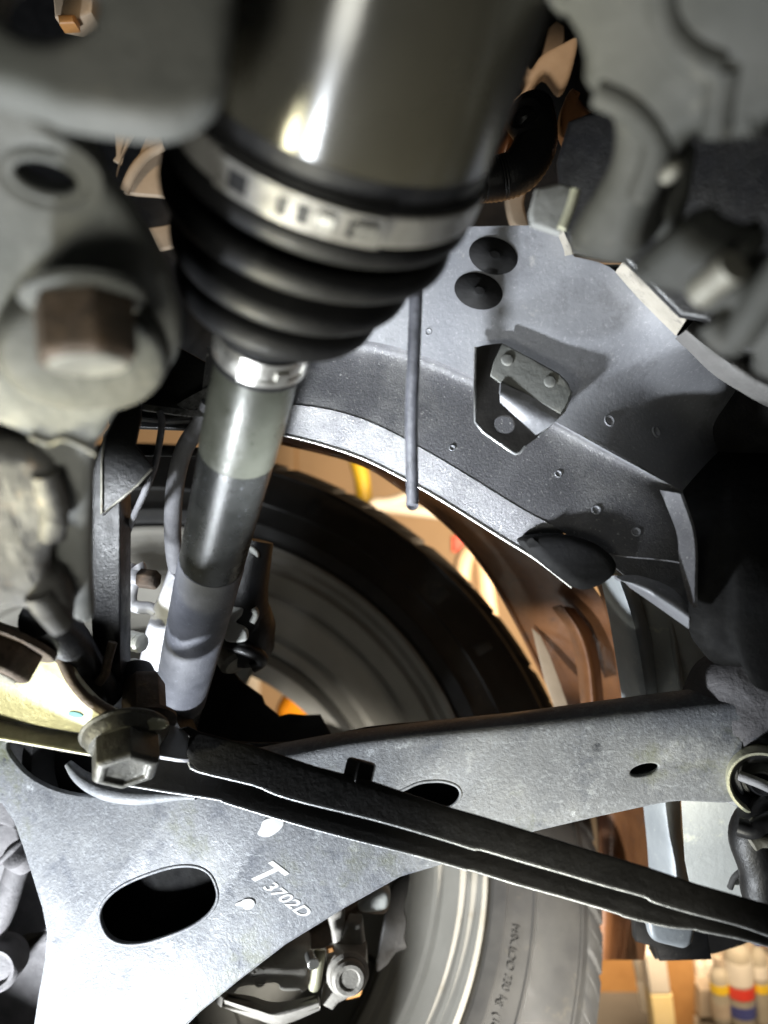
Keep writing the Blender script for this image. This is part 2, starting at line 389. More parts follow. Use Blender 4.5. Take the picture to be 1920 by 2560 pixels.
# shoulder blocks, each a slanted lug with a sipe
def lug_mesh():
    vs_ = []; w = .0152
    def pt(s, r, q):        # q = arc offset
        a = q/.40; return (r*cos(a), r*sin(a), s)
    secs = [(-.0022, .3895, .005), (-.006, .4000, -.003), (-.015, .4105, -.012), (-.06, .4150, -.020)]
    for s, r, sh in secs:
        for q, dr in ((-w+sh, -.012), (-w+sh, 0), (-.0008+sh, 0), (-.0008+sh, -.004), (.0008+sh, -.004), (.0008+sh, 0), (w+sh, 0), (w+sh, -.012)):
            vs_.append(pt(s, r+dr, q))
    n = 8; fs = []
    for i in range(len(secs)-1):
        for j in range(n-1): fs.append((i*n+j, i*n+j+1, (i+1)*n+j+1, (i+1)*n+j))
    fs.append(tuple(range(n))); fs.append(tuple((len(secs)-1)*n+j for j in range(n)))
    return auto(mesh('tread_block', vs_, fs), 30)
lug = lug_mesh(); NL = 70
for i in range(NL):
    link('tread_block', lug, M['tyre'], wheel, M4=WM @ Matrix.Rotation(2*pi*i/NL+.01*sin(i*2.4), 4, 'Z'), smooth=False)
rprof = [(-.012, .2925), (0, .2905), (.0035, .2880), (.002, .2850), (-.006, .2835), (-.010, .2790), (-.0185, .2780), (-.021, .2720), (-.034, .2700), (-.052, .2670), (-.054, .2620), (-.061, .2600), (-.064, .2625), (-.085, .262), (-.125, .2585), (-.128, .252), (-.17, .249), (-.20, .246), (-.215, .238), (-.215, .275), (-.012, .284)]
lathe('rim', WM, rprof, M['rim'], wheel, 180, True, ang=30)
# wheel disc with spokes at the outer side
dz = -.165
def on_plane(u, v, s):
    r = P(u, v, 1); t = (WC+WN*s).dot(WN)/r.dot(WN); q = WM.inverted() @ (r*t); return math.atan2(q.y, q.x), math.hypot(q.x, q.y)
wa, wr = on_plane(752, 1752, dz)
lathe('disc_rim', WM, [(dz, wr+.042), (dz+.006, wr+.045), (dz+.010, .246), (dz-.02, .2475), (dz-.02, wr+.043)], M['rimdark'], wheel, 120, True)
vs_ = []; na = 60
for i in range(na+1):
    a = wa+.44+(2*pi-.88)*i/na
    for (z, r) in ((dz-.004, .03), (dz-.004, wr+.046), (dz-.012, wr+.046), (dz-.012, .03)): vs_.append((r*cos(a), r*sin(a), z))
fs = [(i*4+j, i*4+(j+1) % 4, i*4+4+(j+1) % 4, i*4+4+j) for i in range(na) for j in range(4)]+[(3, 2, 1, 0), tuple(na*4+j for j in range(4))]
link('wheel_face', auto(mesh('wheel_face', vs_, fs), 30), M['rimdark'], wheel, M4=WM)
for k in range(8):
    a = wa+2*pi*(k+.5)/8
    vs_ = []
    for (r, w, z0, z1) in ((.06, .020, dz-.003, dz+.012), (.12, .019, dz-.003, dz+.008), (.18, .019, dz-.003, dz+.004), (wr+.043, .025, dz-.003, dz+.003)):
        for (y, z) in ((-w, z0), (w, z0), (w*.8, z1), (-w*.8, z1)): vs_.append((r, y, z))
    fs = [(i*4+j, i*4+(j+1) % 4, i*4+4+(j+1) % 4, i*4+4+j) for i in range(3) for j in range(4)]+[(3, 2, 1, 0), (12, 13, 14, 15)]
    link('spoke', auto(mesh('spoke', vs_, fs), 30), M['rimdark'], wheel, M4=WM @ Matrix.Rotation(a, 4, 'Z'))
lathe('hub', WM, [(dz-.03, 0), (dz-.03, .08), (dz+.012, .08), (dz+.02, .07), (dz+.02, 0)], M['rimdark'], wheel, 60)
# raised lettering and raised bars on the sidewall
def on_side(a, r, s): return WM @ Matrix.Rotation(a, 4, 'Z') @ Matrix.Translation((r, 0, s))
def wheel_angle(u, v):
    r = P(u, v, 1); t = WC.dot(WN)/r.dot(WN); q = WM.inverted() @ (r*t); return math.atan2(q.y, q.x)
line = 'MAX.LOAD 730 kg (1609 LBS) AT 240 kPa'
a0 = wheel_angle(1248, 2320); step = .0285
for i, ch in enumerate(line):
    if ch == ' ': continue
    link('sidewall_letter', text_mesh(ch, .0095, .0008), M['tyre'], wheel, smooth=False,
         M4=on_side(a0-i*step*.46, .3145, .0124) @ Matrix.Rotation(-pi/2, 4, 'Z'))
for (u, v) in ((1180, 1640), (790, 1270), (1020, 1560)):
    a = wheel_angle(u, v)
    link('sidewall_bar', box_mesh(.03, .012, .0016, .0005), M['tyre'], wheel, M4=on_side(a, .345, .0138) @ Matrix.Rotation(-.12, 4, 'Y'))

# ================================================================== STRUT (damper with bellows)
A0 = P(815, 430, .25); A1 = P(430, 1830, .56); AX = (A1-A0).normalized()
SM = frame(A0, AX)                                    # z runs down the strut
def s_at(v):                                          # distance along axis whose image row is v
    lo, hi = -.2, .6
    for _ in range(40):
        m = (lo+hi)/2; q = A0+AX*m
        if 1280-q.z/q.y*F < v: lo = m
        else: hi = m
    return lo
strut = thing('shock_absorber', 'slanting black damper with shiny upper tube, ribbed rubber boot and grey shaft', 'shock absorber', A1)
RC = .0505
lathe('canister', SM, [(-.15, RC*.84), (-.10, RC*.895), (-.06, RC*.938), (-.0245, RC*.962), (-.0232, RC*.945), (-.0232, .03)], M['canister'], strut, 128)
lathe('seal_ring', SM, [(-.0236, .04), (-.0236, RC*.955), (-.0190, RC*.962), (-.0188, .04)], M['rubber'], strut, 128)
B0 = P(658, 855, .300); BX = (A1-B0).normalized(); SH = frame(B0, BX)
q0 = SM.inverted() @ B0; s_end = q0.z
def sweep_lathe(name, prof, m, parent, seg=128):
    """turned shape whose centre drifts: prof = (s, r, dx)"""
    vs_ = []; k = len(prof)
    for j in range(seg):
        a = 2*pi*j/seg
        for (s, r, dx) in prof: vs_.append((r*cos(a)+dx*q0.x, r*sin(a)+dx*q0.y, s))
    fs = [(j*k+i, ((j+1) % seg)*k+i, ((j+1) % seg)*k+i+1, j*k+i+1) for j in range(seg) for i in range(k-1)]
    return link(name, auto(mesh(name, vs_, fs), 60), m, parent, M4=SM)
boot = [(-.0188, .04, 0), (-.0187, RC*.955, 0), (-.0180, RC*.972, 0), (-.0160, RC*.975, 0), (-.0158, RC*.962, 0), (-.0058, RC*.968, 0), (-.0055, RC*.985, 0)]
def rib(sc, r, val, dx, rr=.0058, n=8):
    for t in range(n+1):
        a = -pi/2*.9+pi*.95*t/n; boot.append((sc-.0028+rr*.95*sin(a), r-rr*.8+rr*.8*cos(a), dx))
    if val: boot.append((sc+.0058, val+.0012, dx)); boot.append((sc+.0074, val, dx))
rib(.0014, .0505, .0400, .10, .0050); rib(.0150, .0498, .0350, .30, .0052); rib(.0334, .0430, .0290, .55, .0056); rib(.0492, .0376, 0, .80, .0066)
boot += [(.0560, .0285, .85), (s_end-.0085, .0205, .93), (s_end-.0062, .0190, .97), (s_end+.004, .0185, 1.0)]
sweep_lathe('bellows_boot', boot, M['boot'], strut)
# upper clamp: band, doubled strap with slots and crimped ear
band = lathe('boot_clamp', SM, [(-.0156, RC*.962), (-.0156, RC*.985), (-.0150, RC*.996), (-.0066, RC*1.0), (-.0060, RC*.99), (-.0060, RC*.962)], M['clamp'], strut, 128, True)
def arc_strip(name, r, dr, a0_, a1_, z0, z1, m, parent, n=24, slots=()):
    vs_ = []; fs = []; zs = [z0, z1]
    for i in range(n+1):
        a = a0_+(a1_-a0_)*i/n
        for (z, rr) in ((z0, r), (z1, r), (z1, r+dr), (z0, r+dr)): vs_.append((rr*cos(a), rr*sin(a), z))
    for i in range(n):
        for j in range(4): fs.append((i*4+j, i*4+(j+1) % 4, i*4+4+(j+1) % 4, i*4+4+j))
    fs += [(3, 2, 1, 0), tuple(n*4+j for j in range(4))]
    return link(name, auto(mesh(name, vs_, fs), 40), m, parent, M4=SM)
def strut_ang(u, v, z, r):
    best = None
    for i in range(720):
        a = 2*pi*i/720; q = SM @ Vector((r*cos(a), r*sin(a), z)); nrm = SM.to_3x3() @ Vector((cos(a), sin(a), 0))
        if nrm.dot(q) > 0: continue
        e = abs(960+q.x/q.y*F-u)
        if best is None or e < best[0]: best = (e, a)
    return best[1]
zc = -.0108; RC1 = RC*1.0005
aL, aR = strut_ang(545, 480, zc, RC), strut_ang(955, 590, zc, RC)
if abs(aR-aL) > pi: aR += 2*pi if aR < aL else -2*pi
def af(u):
    a = strut_ang(u, 0, zc, RC); 
    while a-aL > pi: a -= 2*pi
    while a-aL < -pi: a += 2*pi
    return a
arc_strip('clamp_rail', RC1*.998, .0011, aL, aR, -.0154, -.0136, M['clamp'], band)
arc_strip('clamp_rail', RC1*.998, .0011, aL, aR, -.0079, -.0060, M['clamp'], band)
for (ua, ub) in ((556, 622), (698, 950)): arc_strip('clamp_gap', RC1*.996, .0009, af(ua), af(ub), -.0137, -.0078, M['rubber'], band, 12)
for (ua, ub) in ((556, 575), (622, 695), (722, 742), (775, 792), (838, 868), (940, 956)):
    arc_strip('clamp_bar', RC1*.998, .0011, af(ua), af(ub), -.0138, -.0077, M['clamp'], band, 6)
for (ua, ub) in ((795, 835), (885, 935)):
    arc_strip('clamp_ear', RC1*.998, .0021, af(ua), af(ub), -.0128, -.0088, M['steel'], band, 6)
CR = .0192
band2 = lathe('small_clamp', SH, [(-.0050, .0175), (-.0050, .0187), (-.0044, CR), (.0062, CR), (.0068, .0187), (.0068, .0175)], M['steel'], strut, 96, True)
lathe('boot_cuff', SH, [(.006, .015), (.006, .0192), (.0078, .0195), (.0092, .0188), (.0095, .015)], M['boot'], strut, 96)
def ang2(u):
    best = None
    for i in range(720):
        a = 2*pi*i/720; q = SH @ Vector((CR*cos(a), CR*sin(a), 0)); nrm = SH.to_3x3() @ Vector((cos(a), sin(a), 0))
        if nrm.dot(q) > 0: continue
        e = abs(960+q.x/q.y*F-u)
        if best is None or e < best[0]: best = (e, a)
    return best[1]
def arc2(name, r, dr, ua, ub, z0, z1, m):
    a = ang2(ua); b = ang2(ub)
    if abs(b-a) > pi: b += 2*pi if b < a else -2*pi
    o = arc_strip(name, r, dr, a, b, z0, z1, m, band2, 8); o.matrix_basis = SH; return o
arc2('clamp_rail', CR-.0002, .0008, 600, 772, -.0048, -.0022, M['steel'])
arc2('clamp_rail', CR-.0002, .0008, 600, 772, .0036, .0062, M['steel'])
arc2('clamp_bar', CR-.0002, .0008, 600, 652, -.003, .004, M['steel'])
arc2('clamp_bar', CR-.0002, .0020, 690, 716, -.0012, .0026, M['steel'])
arc2('clamp_bar', CR-.0002, .0008, 756, 772, -.003, .004, M['steel'])
def sb_at(v):
    lo, hi = -.2, .6
    for _ in range(40):
        m = (lo+hi)/2; q = B0+BX*m
        if 1280-q.z/q.y*F < v: lo = m
        else: hi = m
    return lo
s2 = sb_at(1125); s3 = sb_at(1400); s4 = sb_at(1700)
s5 = sb_at(1745)
lathe('upper_shaft_lit', SH, [(-.004, .0150), (.009, .0172), (s2-.002, .0176), (s2, .0174), (s2, .015)], M['olive'], strut, 96)  # these bands paint lit and shaded zones of one shaft
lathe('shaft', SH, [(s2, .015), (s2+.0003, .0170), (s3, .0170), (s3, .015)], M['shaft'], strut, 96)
lathe('lower_shaft_lit', SH, [(s3, .015), (s3+.0005, .0172), (s3+.002, .0174), (s5, .0174), (s5+.002, .0170), (s5+.002, .015)], M['shaftlit'], strut, 96)
lathe('damper_foot', SH, [(s5+.002, .015), (s5+.002, .0166), (.43, .0166), (.43, 0)], M['shaft'], strut, 96)

# ================================================================== LOWER CONTROL ARM
AP = Plane((100, 2500, .50), (500, 1900, .485), (1900, 1850, .43))
arm = thing('control_arm', 'dusty grey stamped suspension arm with a big oval hole and white stencilled code', 'suspension arm', AP.at(600, 2200))
out = [(-60, 1850), (60, 1840), (300, 1850), (480, 1900), (640, 1910), (760, 1900), (895, 1868), (1127, 1848), (1300, 1836), (1480, 1818), (1677, 1796), (1850, 1780), (1860, 1830), (1856, 1880), (1846, 1930), (1852, 2003), (1693, 2003), (1644, 2010), (1495, 2042), (1337, 2079), (1098, 2164), (1000, 2193), (866, 2268), (714, 2362), (598, 2451), (500, 2531), (430, 2600), (300, 2760), (230, 3100), (60, 3100), (66, 2700), (85, 2560), (97, 2480), (112, 2400), (117, 2330), (105, 2270), (80, 2190), (58, 2120), (35, 2055), (5, 2010), (-60, 1985)]
out = [(p.x, p.y) for p in cr([(x, y, 0) for x, y in out], 3)]
h1 = []
for i_ in range(64):
    a_ = 2*pi*i_/64; c_, s_ = cos(a_), sin(a_); x_ = 152*math.copysign(abs(c_)**.80, c_); y_ = 82*math.copysign(abs(s_)**.80, s_); r_ = radians(-20)
    h1.append((397+x_*cos(r_)-y_*sin(r_), 2262+x_*sin(r_)+y_*cos(r_)))
h2 = [(985, 1990), (1020, 1968), (1049, 1956), (1080, 1952), (1111, 1953), (1142, 1964), (1153, 1982), (1147, 2000), (1131, 2015), (1095, 2030), (1040, 2035), (1000, 2020)]
h2 = [(p.x, p.y) for p in cr([(x, y, 0) for x, y in h2], 4)]
h3 = ell(1611, 1925, 36, 14, -14)
h4 = [(15, 1858), (110, 1856), (240, 1864), (380, 1890), (470, 1925), (450, 1982), (340, 1990), (240, 1992), (140, 1975), (60, 1930)]
h4 = [(p.x, p.y) for p in cr([(x, y, 0) for x, y in h4], 4)]
apl = plate('arm_plate', AP, out, .0045, M['arm'], arm, .0012, [h1, h2, h3, h4])
def rim_tube(name, pl, loop, r, m, parent, off=0., step=2):
    return link(name, tube_mesh([pl.at(u, v, off) for u, v in loop[::step]], r, 10, 3, True), m, parent)
rim_tube('hole_lip', AP, h1, .0013, M['arm'], arm, -.0008)
rim_tube('hole_lip', AP, h2, .0012, M['arm'], arm, -.0008)
# flange behind the plate edges gives the arm its box depth
def skirt(name, pl, line, depth, m, parent, inn=0.):
    pts = [pl.at(u, v, -.002) for u, v in line]; q = [p-pl.n*depth+Vector((0, 0, inn)) for p in pts]; vs_ = pts+q; k = len(pts)
    me = mesh(name, vs_, [(i, i+1, k+i+1, k+i) for i in range(k-1)])
    bm = bmesh.new(); bm.from_mesh(me); bmesh.ops.solidify(bm, geom=bm.faces[:], thickness=.003); bm.to_mesh(me); bm.free()
    return link(name, auto(me, 40), m, parent)
skirt('arm_flange', AP, [(1858, 2002), (1693, 2002), (1644, 2009), (1495, 2041), (1337, 2078), (1098, 2163), (1000, 2192), (866, 2267), (714, 2361), (598, 2450), (500, 2530), (430, 2599)], .03, M['arm'], arm, .012)
skirt('arm_flange', AP, [(86, 2560), (98, 2480), (113, 2400), (118, 2330), (106, 2270), (81, 2190), (59, 2120), (36, 2055), (6, 2011)], .03, M['arm'], arm)
sil = [(520, 1896), (640, 1870), (740, 1850), (895, 1823), (1127, 1796), (1300, 1777), (1480, 1753), (1677, 1727), (1877, 1706), (1990, 1696)]
edg = [(520, 1915), (640, 1912), (740, 1901), (895, 1870), (1127, 1850), (1300, 1838), (1480, 1820), (1677, 1798), (1850, 1782), (1990, 1768)]
def arow(t, off):
    o = []
    for a, b in zip(edg, sil):
        q = AP.at(a[0]+(b[0]-a[0])*t, a[1]+(b[1]-a[1])*t, off); o.append((960+q.x/q.y*F, 1280-q.z/q.y*F, q.y))
    return o
loft('rolled_edge', [arow(-.25, .0006), arow(.25, -.0004), arow(.62, -.0045), arow(.9, -.0125), arow(.98, -.026), arow(.9, -.04)], M['arm'], arm, 60, 5, .002)
back = plate('arm_back_plate', AP, [(x*.985+10, y*.985+14) for x, y in out], .003, M['black'], arm, .0008, off=-.034)
plate('hole_light_stop', AP, ell(400, 2265, 230, 150, -15), .002, M['shaderubber'], arm, .0004, off=-.022)  # added black sheet that closes the oval hole to light
# left bushing ring in the recess under the bolt
lathe('ball_joint_seat', frame(AP.at(262, 1925, -.006), AP.n), [(-.02, .02), (-.02, .060), (.0, .060), (.0, .053), (-.006, .048), (-.012, .044), (-.012, 0)], M['black'], arm, 72)  # shade in the recess is put into this black colour
tube('seat_lip', [AP.at(u, v, .0005) for u, v in ((170, 1908), (205, 1945), (262, 1974), (340, 1988), (420, 1988), (490, 1990))], lambda t: .0025+.0040*sin(pi*min(1, t*1.1)), M['arm'], arm, 12)
# right bushing
BN = (AP.n+Vector((-.25, 0, -.1))).normalized(); BM = frame(AP.at(1908, 1955, .005), BN)
bush = lathe('bushing_sleeve', BM, [(-.03, .0165), (.004, .0165), (.005, .0172), (.005, .0183), (.004, .0190), (-.012, .0192), (-.03, .022)], M['yellow'], arm, 72)
lathe('bushing_rubber', BM, [(-.02, 0), (.001, .004), (.0022, .0065), (-.003, .0095), (-.004, .0125), (.001, .0163), (-.02, .0165)], M['rubber'], arm, 60)
tube('bushing_spoke', [BM @ Vector((-.012, .002, .001)), BM @ Vector((0, .0, .004)), BM @ Vector((.012, -.006, .001))], .0028, M['hose'], arm)
lumpy(lathe('bushing_boot', frame(AP.at(1888, 1782, -.014), AP.n), [(-.02, .037), (.0, .036), (.008, .032), (.012, .024), (.0145, .014), (.015, .006), (.015, 0)], M['dust'], arm, 90), .0012, 60)
neck = lathe('bushing_collar', frame(AP.at(1872, 1915, -.012), BN), [(-.03, .0255), (.006, .0235), (.010, .0215), (.0108, .0195)], M['arm'], arm, 60)
# paint marks
def decal(name, pl, loop, off, m, parent, label=None): return plate(name, pl, loop, .0004, m, parent, .0001, off=off, label=label)
TX = (AP.at(772, 2285)-AP.at(665, 2218)).normalized()
def text_on(pl, s, u, v, size, xdir, shear=0., sx=1.):
    z = pl.n; x = (xdir-z*xdir.dot(z)).normalized(); y = z.cross(x); o = pl.at(u, v, .0004)
    return Matrix(((x.x*sx, y.x, z.x, o.x), (x.y*sx, y.y, z.y, o.y), (x.z*sx, y.z, z.z, o.z), (0, 0, 0, 1)))
def slanted(u, v, px, sx=1.):
    o = AP.at(u, v, .0002); ex = (AP.at(u+79, v+61, .0002)-o)/100*px*sx; ey = (AP.at(u+91, v-42, .0002)-o)/100*px; z = AP.n
    return Matrix(((ex.x, ey.x, z.x, o.x), (ex.y, ey.y, z.y, o.y), (ex.z, ey.z, z.z, o.z), (0, 0, 0, 1)))
for nm, tx, mx in (('stencil_code', '3702D', slanted(718, 2250, 47)), ('stencil_letter', 'T', slanted(664, 2186, 108, .82))):
    me = text_mesh(tx, 1, .0001, 0, .02); me.transform(mx); link(nm, me, M['paint'], arm, smooth=False)
bl = lambda pts: [(p.x, p.y) for p in cr([(x, y, 0) for x, y in pts], 4)]
decal('paint_dab', AP, bl([(652, 2068), (660, 2050), (690, 2042), (707, 2048), (708, 2064), (690, 2082), (668, 2092), (645, 2085)]), .0006, M['paint'], arm)
decal('paint_dab', AP, bl([(590, 2258), (604, 2252), (612, 2247), (630, 2247), (638, 2258), (630, 2270), (615, 2273), (604, 2264), (592, 2264)]), .0006, M['paint'], arm)

# ================================================================== BRACE BAR (folded channel) with its bolts
FP = Plane((480, 1870, .400), (1920, 2300, .355), (480, 2070, .388))
brace = thing('brace_bar', 'long dark folded steel brace running diagonally down across the suspension arm', 'brace', FP.at(1200, 2060))
top = [(470, 1815), (500, 1830), (652, 1870), (785, 1915), (937, 1955), (1100, 2011), (1219, 2045), (1337, 2082), (1446, 2116), (1619, 2168), (1742, 2210), (1990, 2281), (2700, 2494)]
mid = [(2700, 2578), (1990, 2358), (1920, 2336), (1841, 2309), (1728, 2280), (1634, 2252), (1609, 2238), (1500, 2208), (1406, 2180), (1300, 2150), (1205, 2122), (1189, 2121), (1173, 2117), (1100, 2094), (937, 2047), (760, 2004), (687, 1982), (634, 1960), (494, 1926), (473, 1905), (465, 1882), (473, 1842), (459, 1824)]
plate('front_flange', FP, top+mid, .0022, M['brace'], brace, .0006)
tube('flange_edge', [FP.at(u, v+1, -.0009) for u, v in mid[::-1][1:]], .00085, M['edge'], brace, 8, 3)
FP2 = Plane((480, 1930, .422), (1920, 2340, .362), (480, 2070, .410))
low = [(2700, 2600), (1990, 2385), (1910, 2361), (1840, 2342), (1757, 2326), (1735, 2320), (1700, 2318), (1644, 2309), (1560, 2288), (1545, 2281), (1406, 2240), (1290, 2208), (1181, 2174), (1165, 2174), (1155, 2169), (1026, 2133), (860, 2091), (723, 2053), (567, 2006), (556, 1999), (480, 1987), (420, 1978), (340, 1965), (293, 1957), (280, 1949), (272, 1938)]
toplow = [(240, 1895), (300, 1860), (380, 1862), (459, 1872), (500, 1900), (652, 1940), (785, 1975), (937, 2015), (1219, 2095), (1446, 2160), (1742, 2250), (1990, 2326), (2700, 2545)]
plate('rear_flange', FP2, toplow+low, .0022, M['brace'], brace, .0006)
tube('flange_edge', [FP2.at(u, v+1, -.0009) for u, v in low[::-1]], .0008, M['edge'], brace, 8, 3)
# web joining the flanges along the top
w1 = [FP.at(u, v, -.0022) for u, v in top]; w2 = [FP2.at(u, v+10, 0) for u, v in toplow[-len(top):]]
k = len(w1); me = mesh('web', w1+w2, [(i, i+1, k+i+1, k+i) for i in range(k-1)]); link('web', auto(me), M['brace'], brace)
# tab under the bolt head
TP = Plane((220, 1840, .398), (470, 1850, .402), (330, 1900, .386))
plate('end_tab', TP, bl([(215, 1818), (300, 1800), (400, 1806), (462, 1824), (471, 1845), (466, 1880), (466, 1897), (385, 1886), (300, 1872), (225, 1868)]), .003, M['knuckle'], brace, .0008)
# small nut standing on the top edge
NM = frame(FP.at(893, 1948, -.004), (FP.at(860, 1900)-FP.at(893, 1960)), FP.n)
hexo('nut', frame(FP.at(893, 1952, -.008), FP.at(905, 1900, -.006)-FP.at(890, 1960, -.006), FP.n), .0085, .0105, M['black'], brace)
# big flange bolt clamping the brace end and the yellow link
up = (P(300, 1800, .395)-P(316, 1900, .385)).normalized()
bolt = thing('flange_bolt', 'weathered flange bolt with hex head clamping the brace end to the yellow link', 'bolt', P(300, 1850, .39))
BMx = frame(P(312, 1832, .386), -up+Vector((0, -.34, 0)), (1, .2, 0))
disc('flange', BMx @ Matrix.Translation((0, 0, -.001)), .0218, .0026, M['bolt2'], bolt, .001)
lathe('flange_skirt', BMx @ Matrix.Translation((0, 0, .0026)), [(-.001, .0205), (.0012, .0195), (.0045, .0172), (.0045, .01)], M['bolt2'], bolt, 48)
hexo('hex_head', BMx @ Matrix.Translation((0, 0, .005)) @ Matrix.Rotation(.30, 4, 'Z'), .0170, .0175, M['bolt2'], bolt, dish=.002)
nut = thing('capped_nut', 'brown rusty tall nut with a black cap on top of the yellow link', 'nut', P(360, 1790, .405))
NMx = frame(P(362, 1800, .405), up+Vector((.05, .25, 0)), (1, .6, 0))
hexo('nut_body', NMx, .0118, .0245, M['rust'], nut)
lathe('nut_flange', NMx @ Matrix.Translation((0, 0, -.002)), [(0, .008), (0, .0165), (.0018, .0165), (.004, .0122), (.004, .008)], M['rust'], nut, 40)
lathe('cap', NMx @ Matrix.Translation((-.003, 0.002, .0245)), [(-.001, .0100), (.005, .0098), (.0085, .0085), (.0095, .0060), (.0095, 0)], M['black'], nut, 30)

# ================================================================== YELLOW STABILISER LINK PLATE
YP = Plane((0, 1600, .384), (250, 1780, .381), (0, 1830, .399))
link_t = thing('link_plate', 'yellow zinc plated link plate lit brightly at the left edge below the casting', 'link plate', YP.at(120, 1760))
yo = bl([(-80, 1560), (30, 1574), (95, 1578), (135, 1602), (160, 1640), (185, 1688), (222, 1735), (262, 1768), (330, 1796), (400, 1806), (410, 1824), (330, 1830), (235, 1838), (120, 1822), (0, 1800), (-80, 1785)])
plate('link_face', YP, yo, .004, M['yellow'], link_t, .0012)
loft('link_lip', [[(-80, 1786, .399), (0, 1799, .3975), (120, 1822, .395), (235, 1840, .392)], [(-80, 1832, .388), (0, 1843, .387), (120, 1864, .385), (235, 1885, .383)]], M['bolt'], link_t, 20, 4, .0022)
tube('lip_edge', pp((-80, 1834, .3875), (0, 1845, .3865), (120, 1866, .3845), (232, 1886, .3825)), .0008, M['yellow'], link_t, 8)
decal('paint_dab', YP, ell(190, 1786, 19, 7, 12), .0005, M['teal'], link_t)
tube('link_rib', [YP.at(u, v, -.001) for u, v in ((118, 1590), (152, 1640), (182, 1700), (225, 1750), (280, 1785))], .0032, M['rust'], link_t, 10)
lb = thing('link_bolt', 'dark hex bolt with bright end face at the left end of the yellow link', 'bolt', YP.at(20, 1640, .01))
LM = frame(YP.at(30, 1590, .012), Vector((-.30, -.45, -.84)), (1, .2, -.3))
disc('flange', LM, .0225, .004, M['rust'], lb)
hexo('hex_head', LM @ Matrix.Translation((0, 0, .0035)), .0175, .0150, M['rust'], lb)
disc('end_face', LM @ Matrix.Translation((0, 0, .0180)), .0120, .0016, M['bolt'], lb)
link('end_mark', text_mesh('e', .013, .0003), M['bolt'], lb, M4=LM @ Matrix.Translation((.001, 0, .0198)), smooth=False)

# ================================================================== LEFT CASTINGS (close to the lens)
CP = Plane((200, 450, .185), (400, 800, .215), (-50, 800, .205))
cast = thing('steering_knuckle', 'grey blurred casting plate at the left edge with an oval slot and big hex bolt', 'casting', CP.at(200, 800))
co = bl([(-700, -150), (-120, 60), (60, 200), (100, 268), (150, 322), (205, 385), (270, 470), (330, 545), (385, 640), (420, 700), (442, 770), (455, 830), (450, 885), (428, 930), (392, 966), (350, 992), (310, 1022), (282, 1058), (264, 1095), (240, 1125), (232, 1200), (228, 1300), (228, 1480), (230, 1562), (170, 1550), (110, 1480), (100, 1300), (90, 1140), (40, 1090), (-120, 1050), (-700, 1000)])
sl = ell(115, 440, 98, 50, 18)
body = plate('casting_plate', CP, co, .014, M['casting'], cast, .0045, [sl], res=5)
rim_tube('slot_lip', CP, sl, .0014, M['casting'], cast, -.002)
BO = frame(CP.at(212, 858, -.004), CP.n*.92+Vector((.05, 0, -.42)), (1, 0, .1))
lathe('bolt_boss', BO, [(-.010, .0240), (.005, .0232), (.0075, .0220), (.0085, .0200), (.0088, .012), (.0088, 0)], M['castdim'], cast, 72)
kb = thing('hex_bolt', 'large brown hex bolt with pale lower face set in the left grey casting', 'bolt', CP.at(205, 850, .004))
KM = frame(CP.at(208, 745, .012), Vector((.10, -.06, -.99)), (1, .25, 0))
disc('flange', KM @ Matrix.Translation((0, 0, -.002)), .0150, .003, M['casting'], kb)
hexo('hex_head', KM @ Matrix.Translation((0, 0, .001)) @ Matrix.Rotation(.25, 4, 'Z'), .0128, .0160, M['rust'], kb)
disc('end_face', KM @ Matrix.Translation((0, 0, .0165)), .0098, .0012, M['bolt'], kb)
tube('flow_line', [CP.at(u, v, .0006) for u, v in ((75, 1090), (120, 1108), (160, 1098), (215, 1120), (238, 1135))], .0009, M['bolt'], cast, 8)

CP2 = Plane((60, 1150, .235), (160, 1500, .27), (-60, 1500, .262))
c2 = thing('lower_knuckle', 'rough cast alloy lug with weathered brown skin at the lower left edge', 'casting', CP2.at(60, 1400))
lb2 = plate('casting_lug', CP2, bl([(-600, 1120), (-80, 1118), (50, 1126), (95, 1138), (132, 1165), (142, 1210), (152, 1240), (157, 1335), (128, 1372), (124, 1440), (150, 1465), (172, 1520), (178, 1572), (150, 1582), (105, 1556), (60, 1534), (0, 1535), (-80, 1545), (-600, 1560)]), .022, M['castblue'], c2, .006, res=5)
lumpy(lb2, .0011, 90, 3)
for ln, r in ((((112, 1180), (135, 1260), (130, 1340)), .0045), (((95, 1480), (120, 1520), (150, 1560)), .005)):
    lumpy(tube('casting_rib', [CP2.at(u, v, -.0013) for u, v in ln], r, M['castblue'], c2, 12), .0008, 160)
ta = thing('steering_link', 'dark forged arm passing between the left casting lug and the yellow link', 'steering arm', P(190, 1620, .4))
tube('arm_bar', pp((100, 1540, .36), (160, 1590, .38), (215, 1680, .40), (260, 1750, .41)), .011, M['black'], ta, 14)

UP = Plane((300, 100, .150), (550, 200, .155), (0, 200, .145))
ua = thing('suspension_casting', 'out of focus grey upper arm filling the top left corner of the photo', 'suspension arm', UP.at(300, 150))
uo = bl([(-900, -700), (300, -750), (640, -700), (592, -40), (580, 110), (562, 200), (522, 255), (462, 290), (400, 304), (330, 299), (270, 291), (200, 280), (130, 266), (70, 240), (-140, 190), (-900, 60)])
plate('arm_body', UP, uo, .014, M['casting'], ua, .0045, [ell(112, -25, 128, 106)], res=5)
0 and tube('arm_web', [UP.at(u, v, .0003) for u, v in ((540, -60), (525, 120), (480, 220), (380, 262), (300, 262))], .0032, M['casting'], ua, 12)

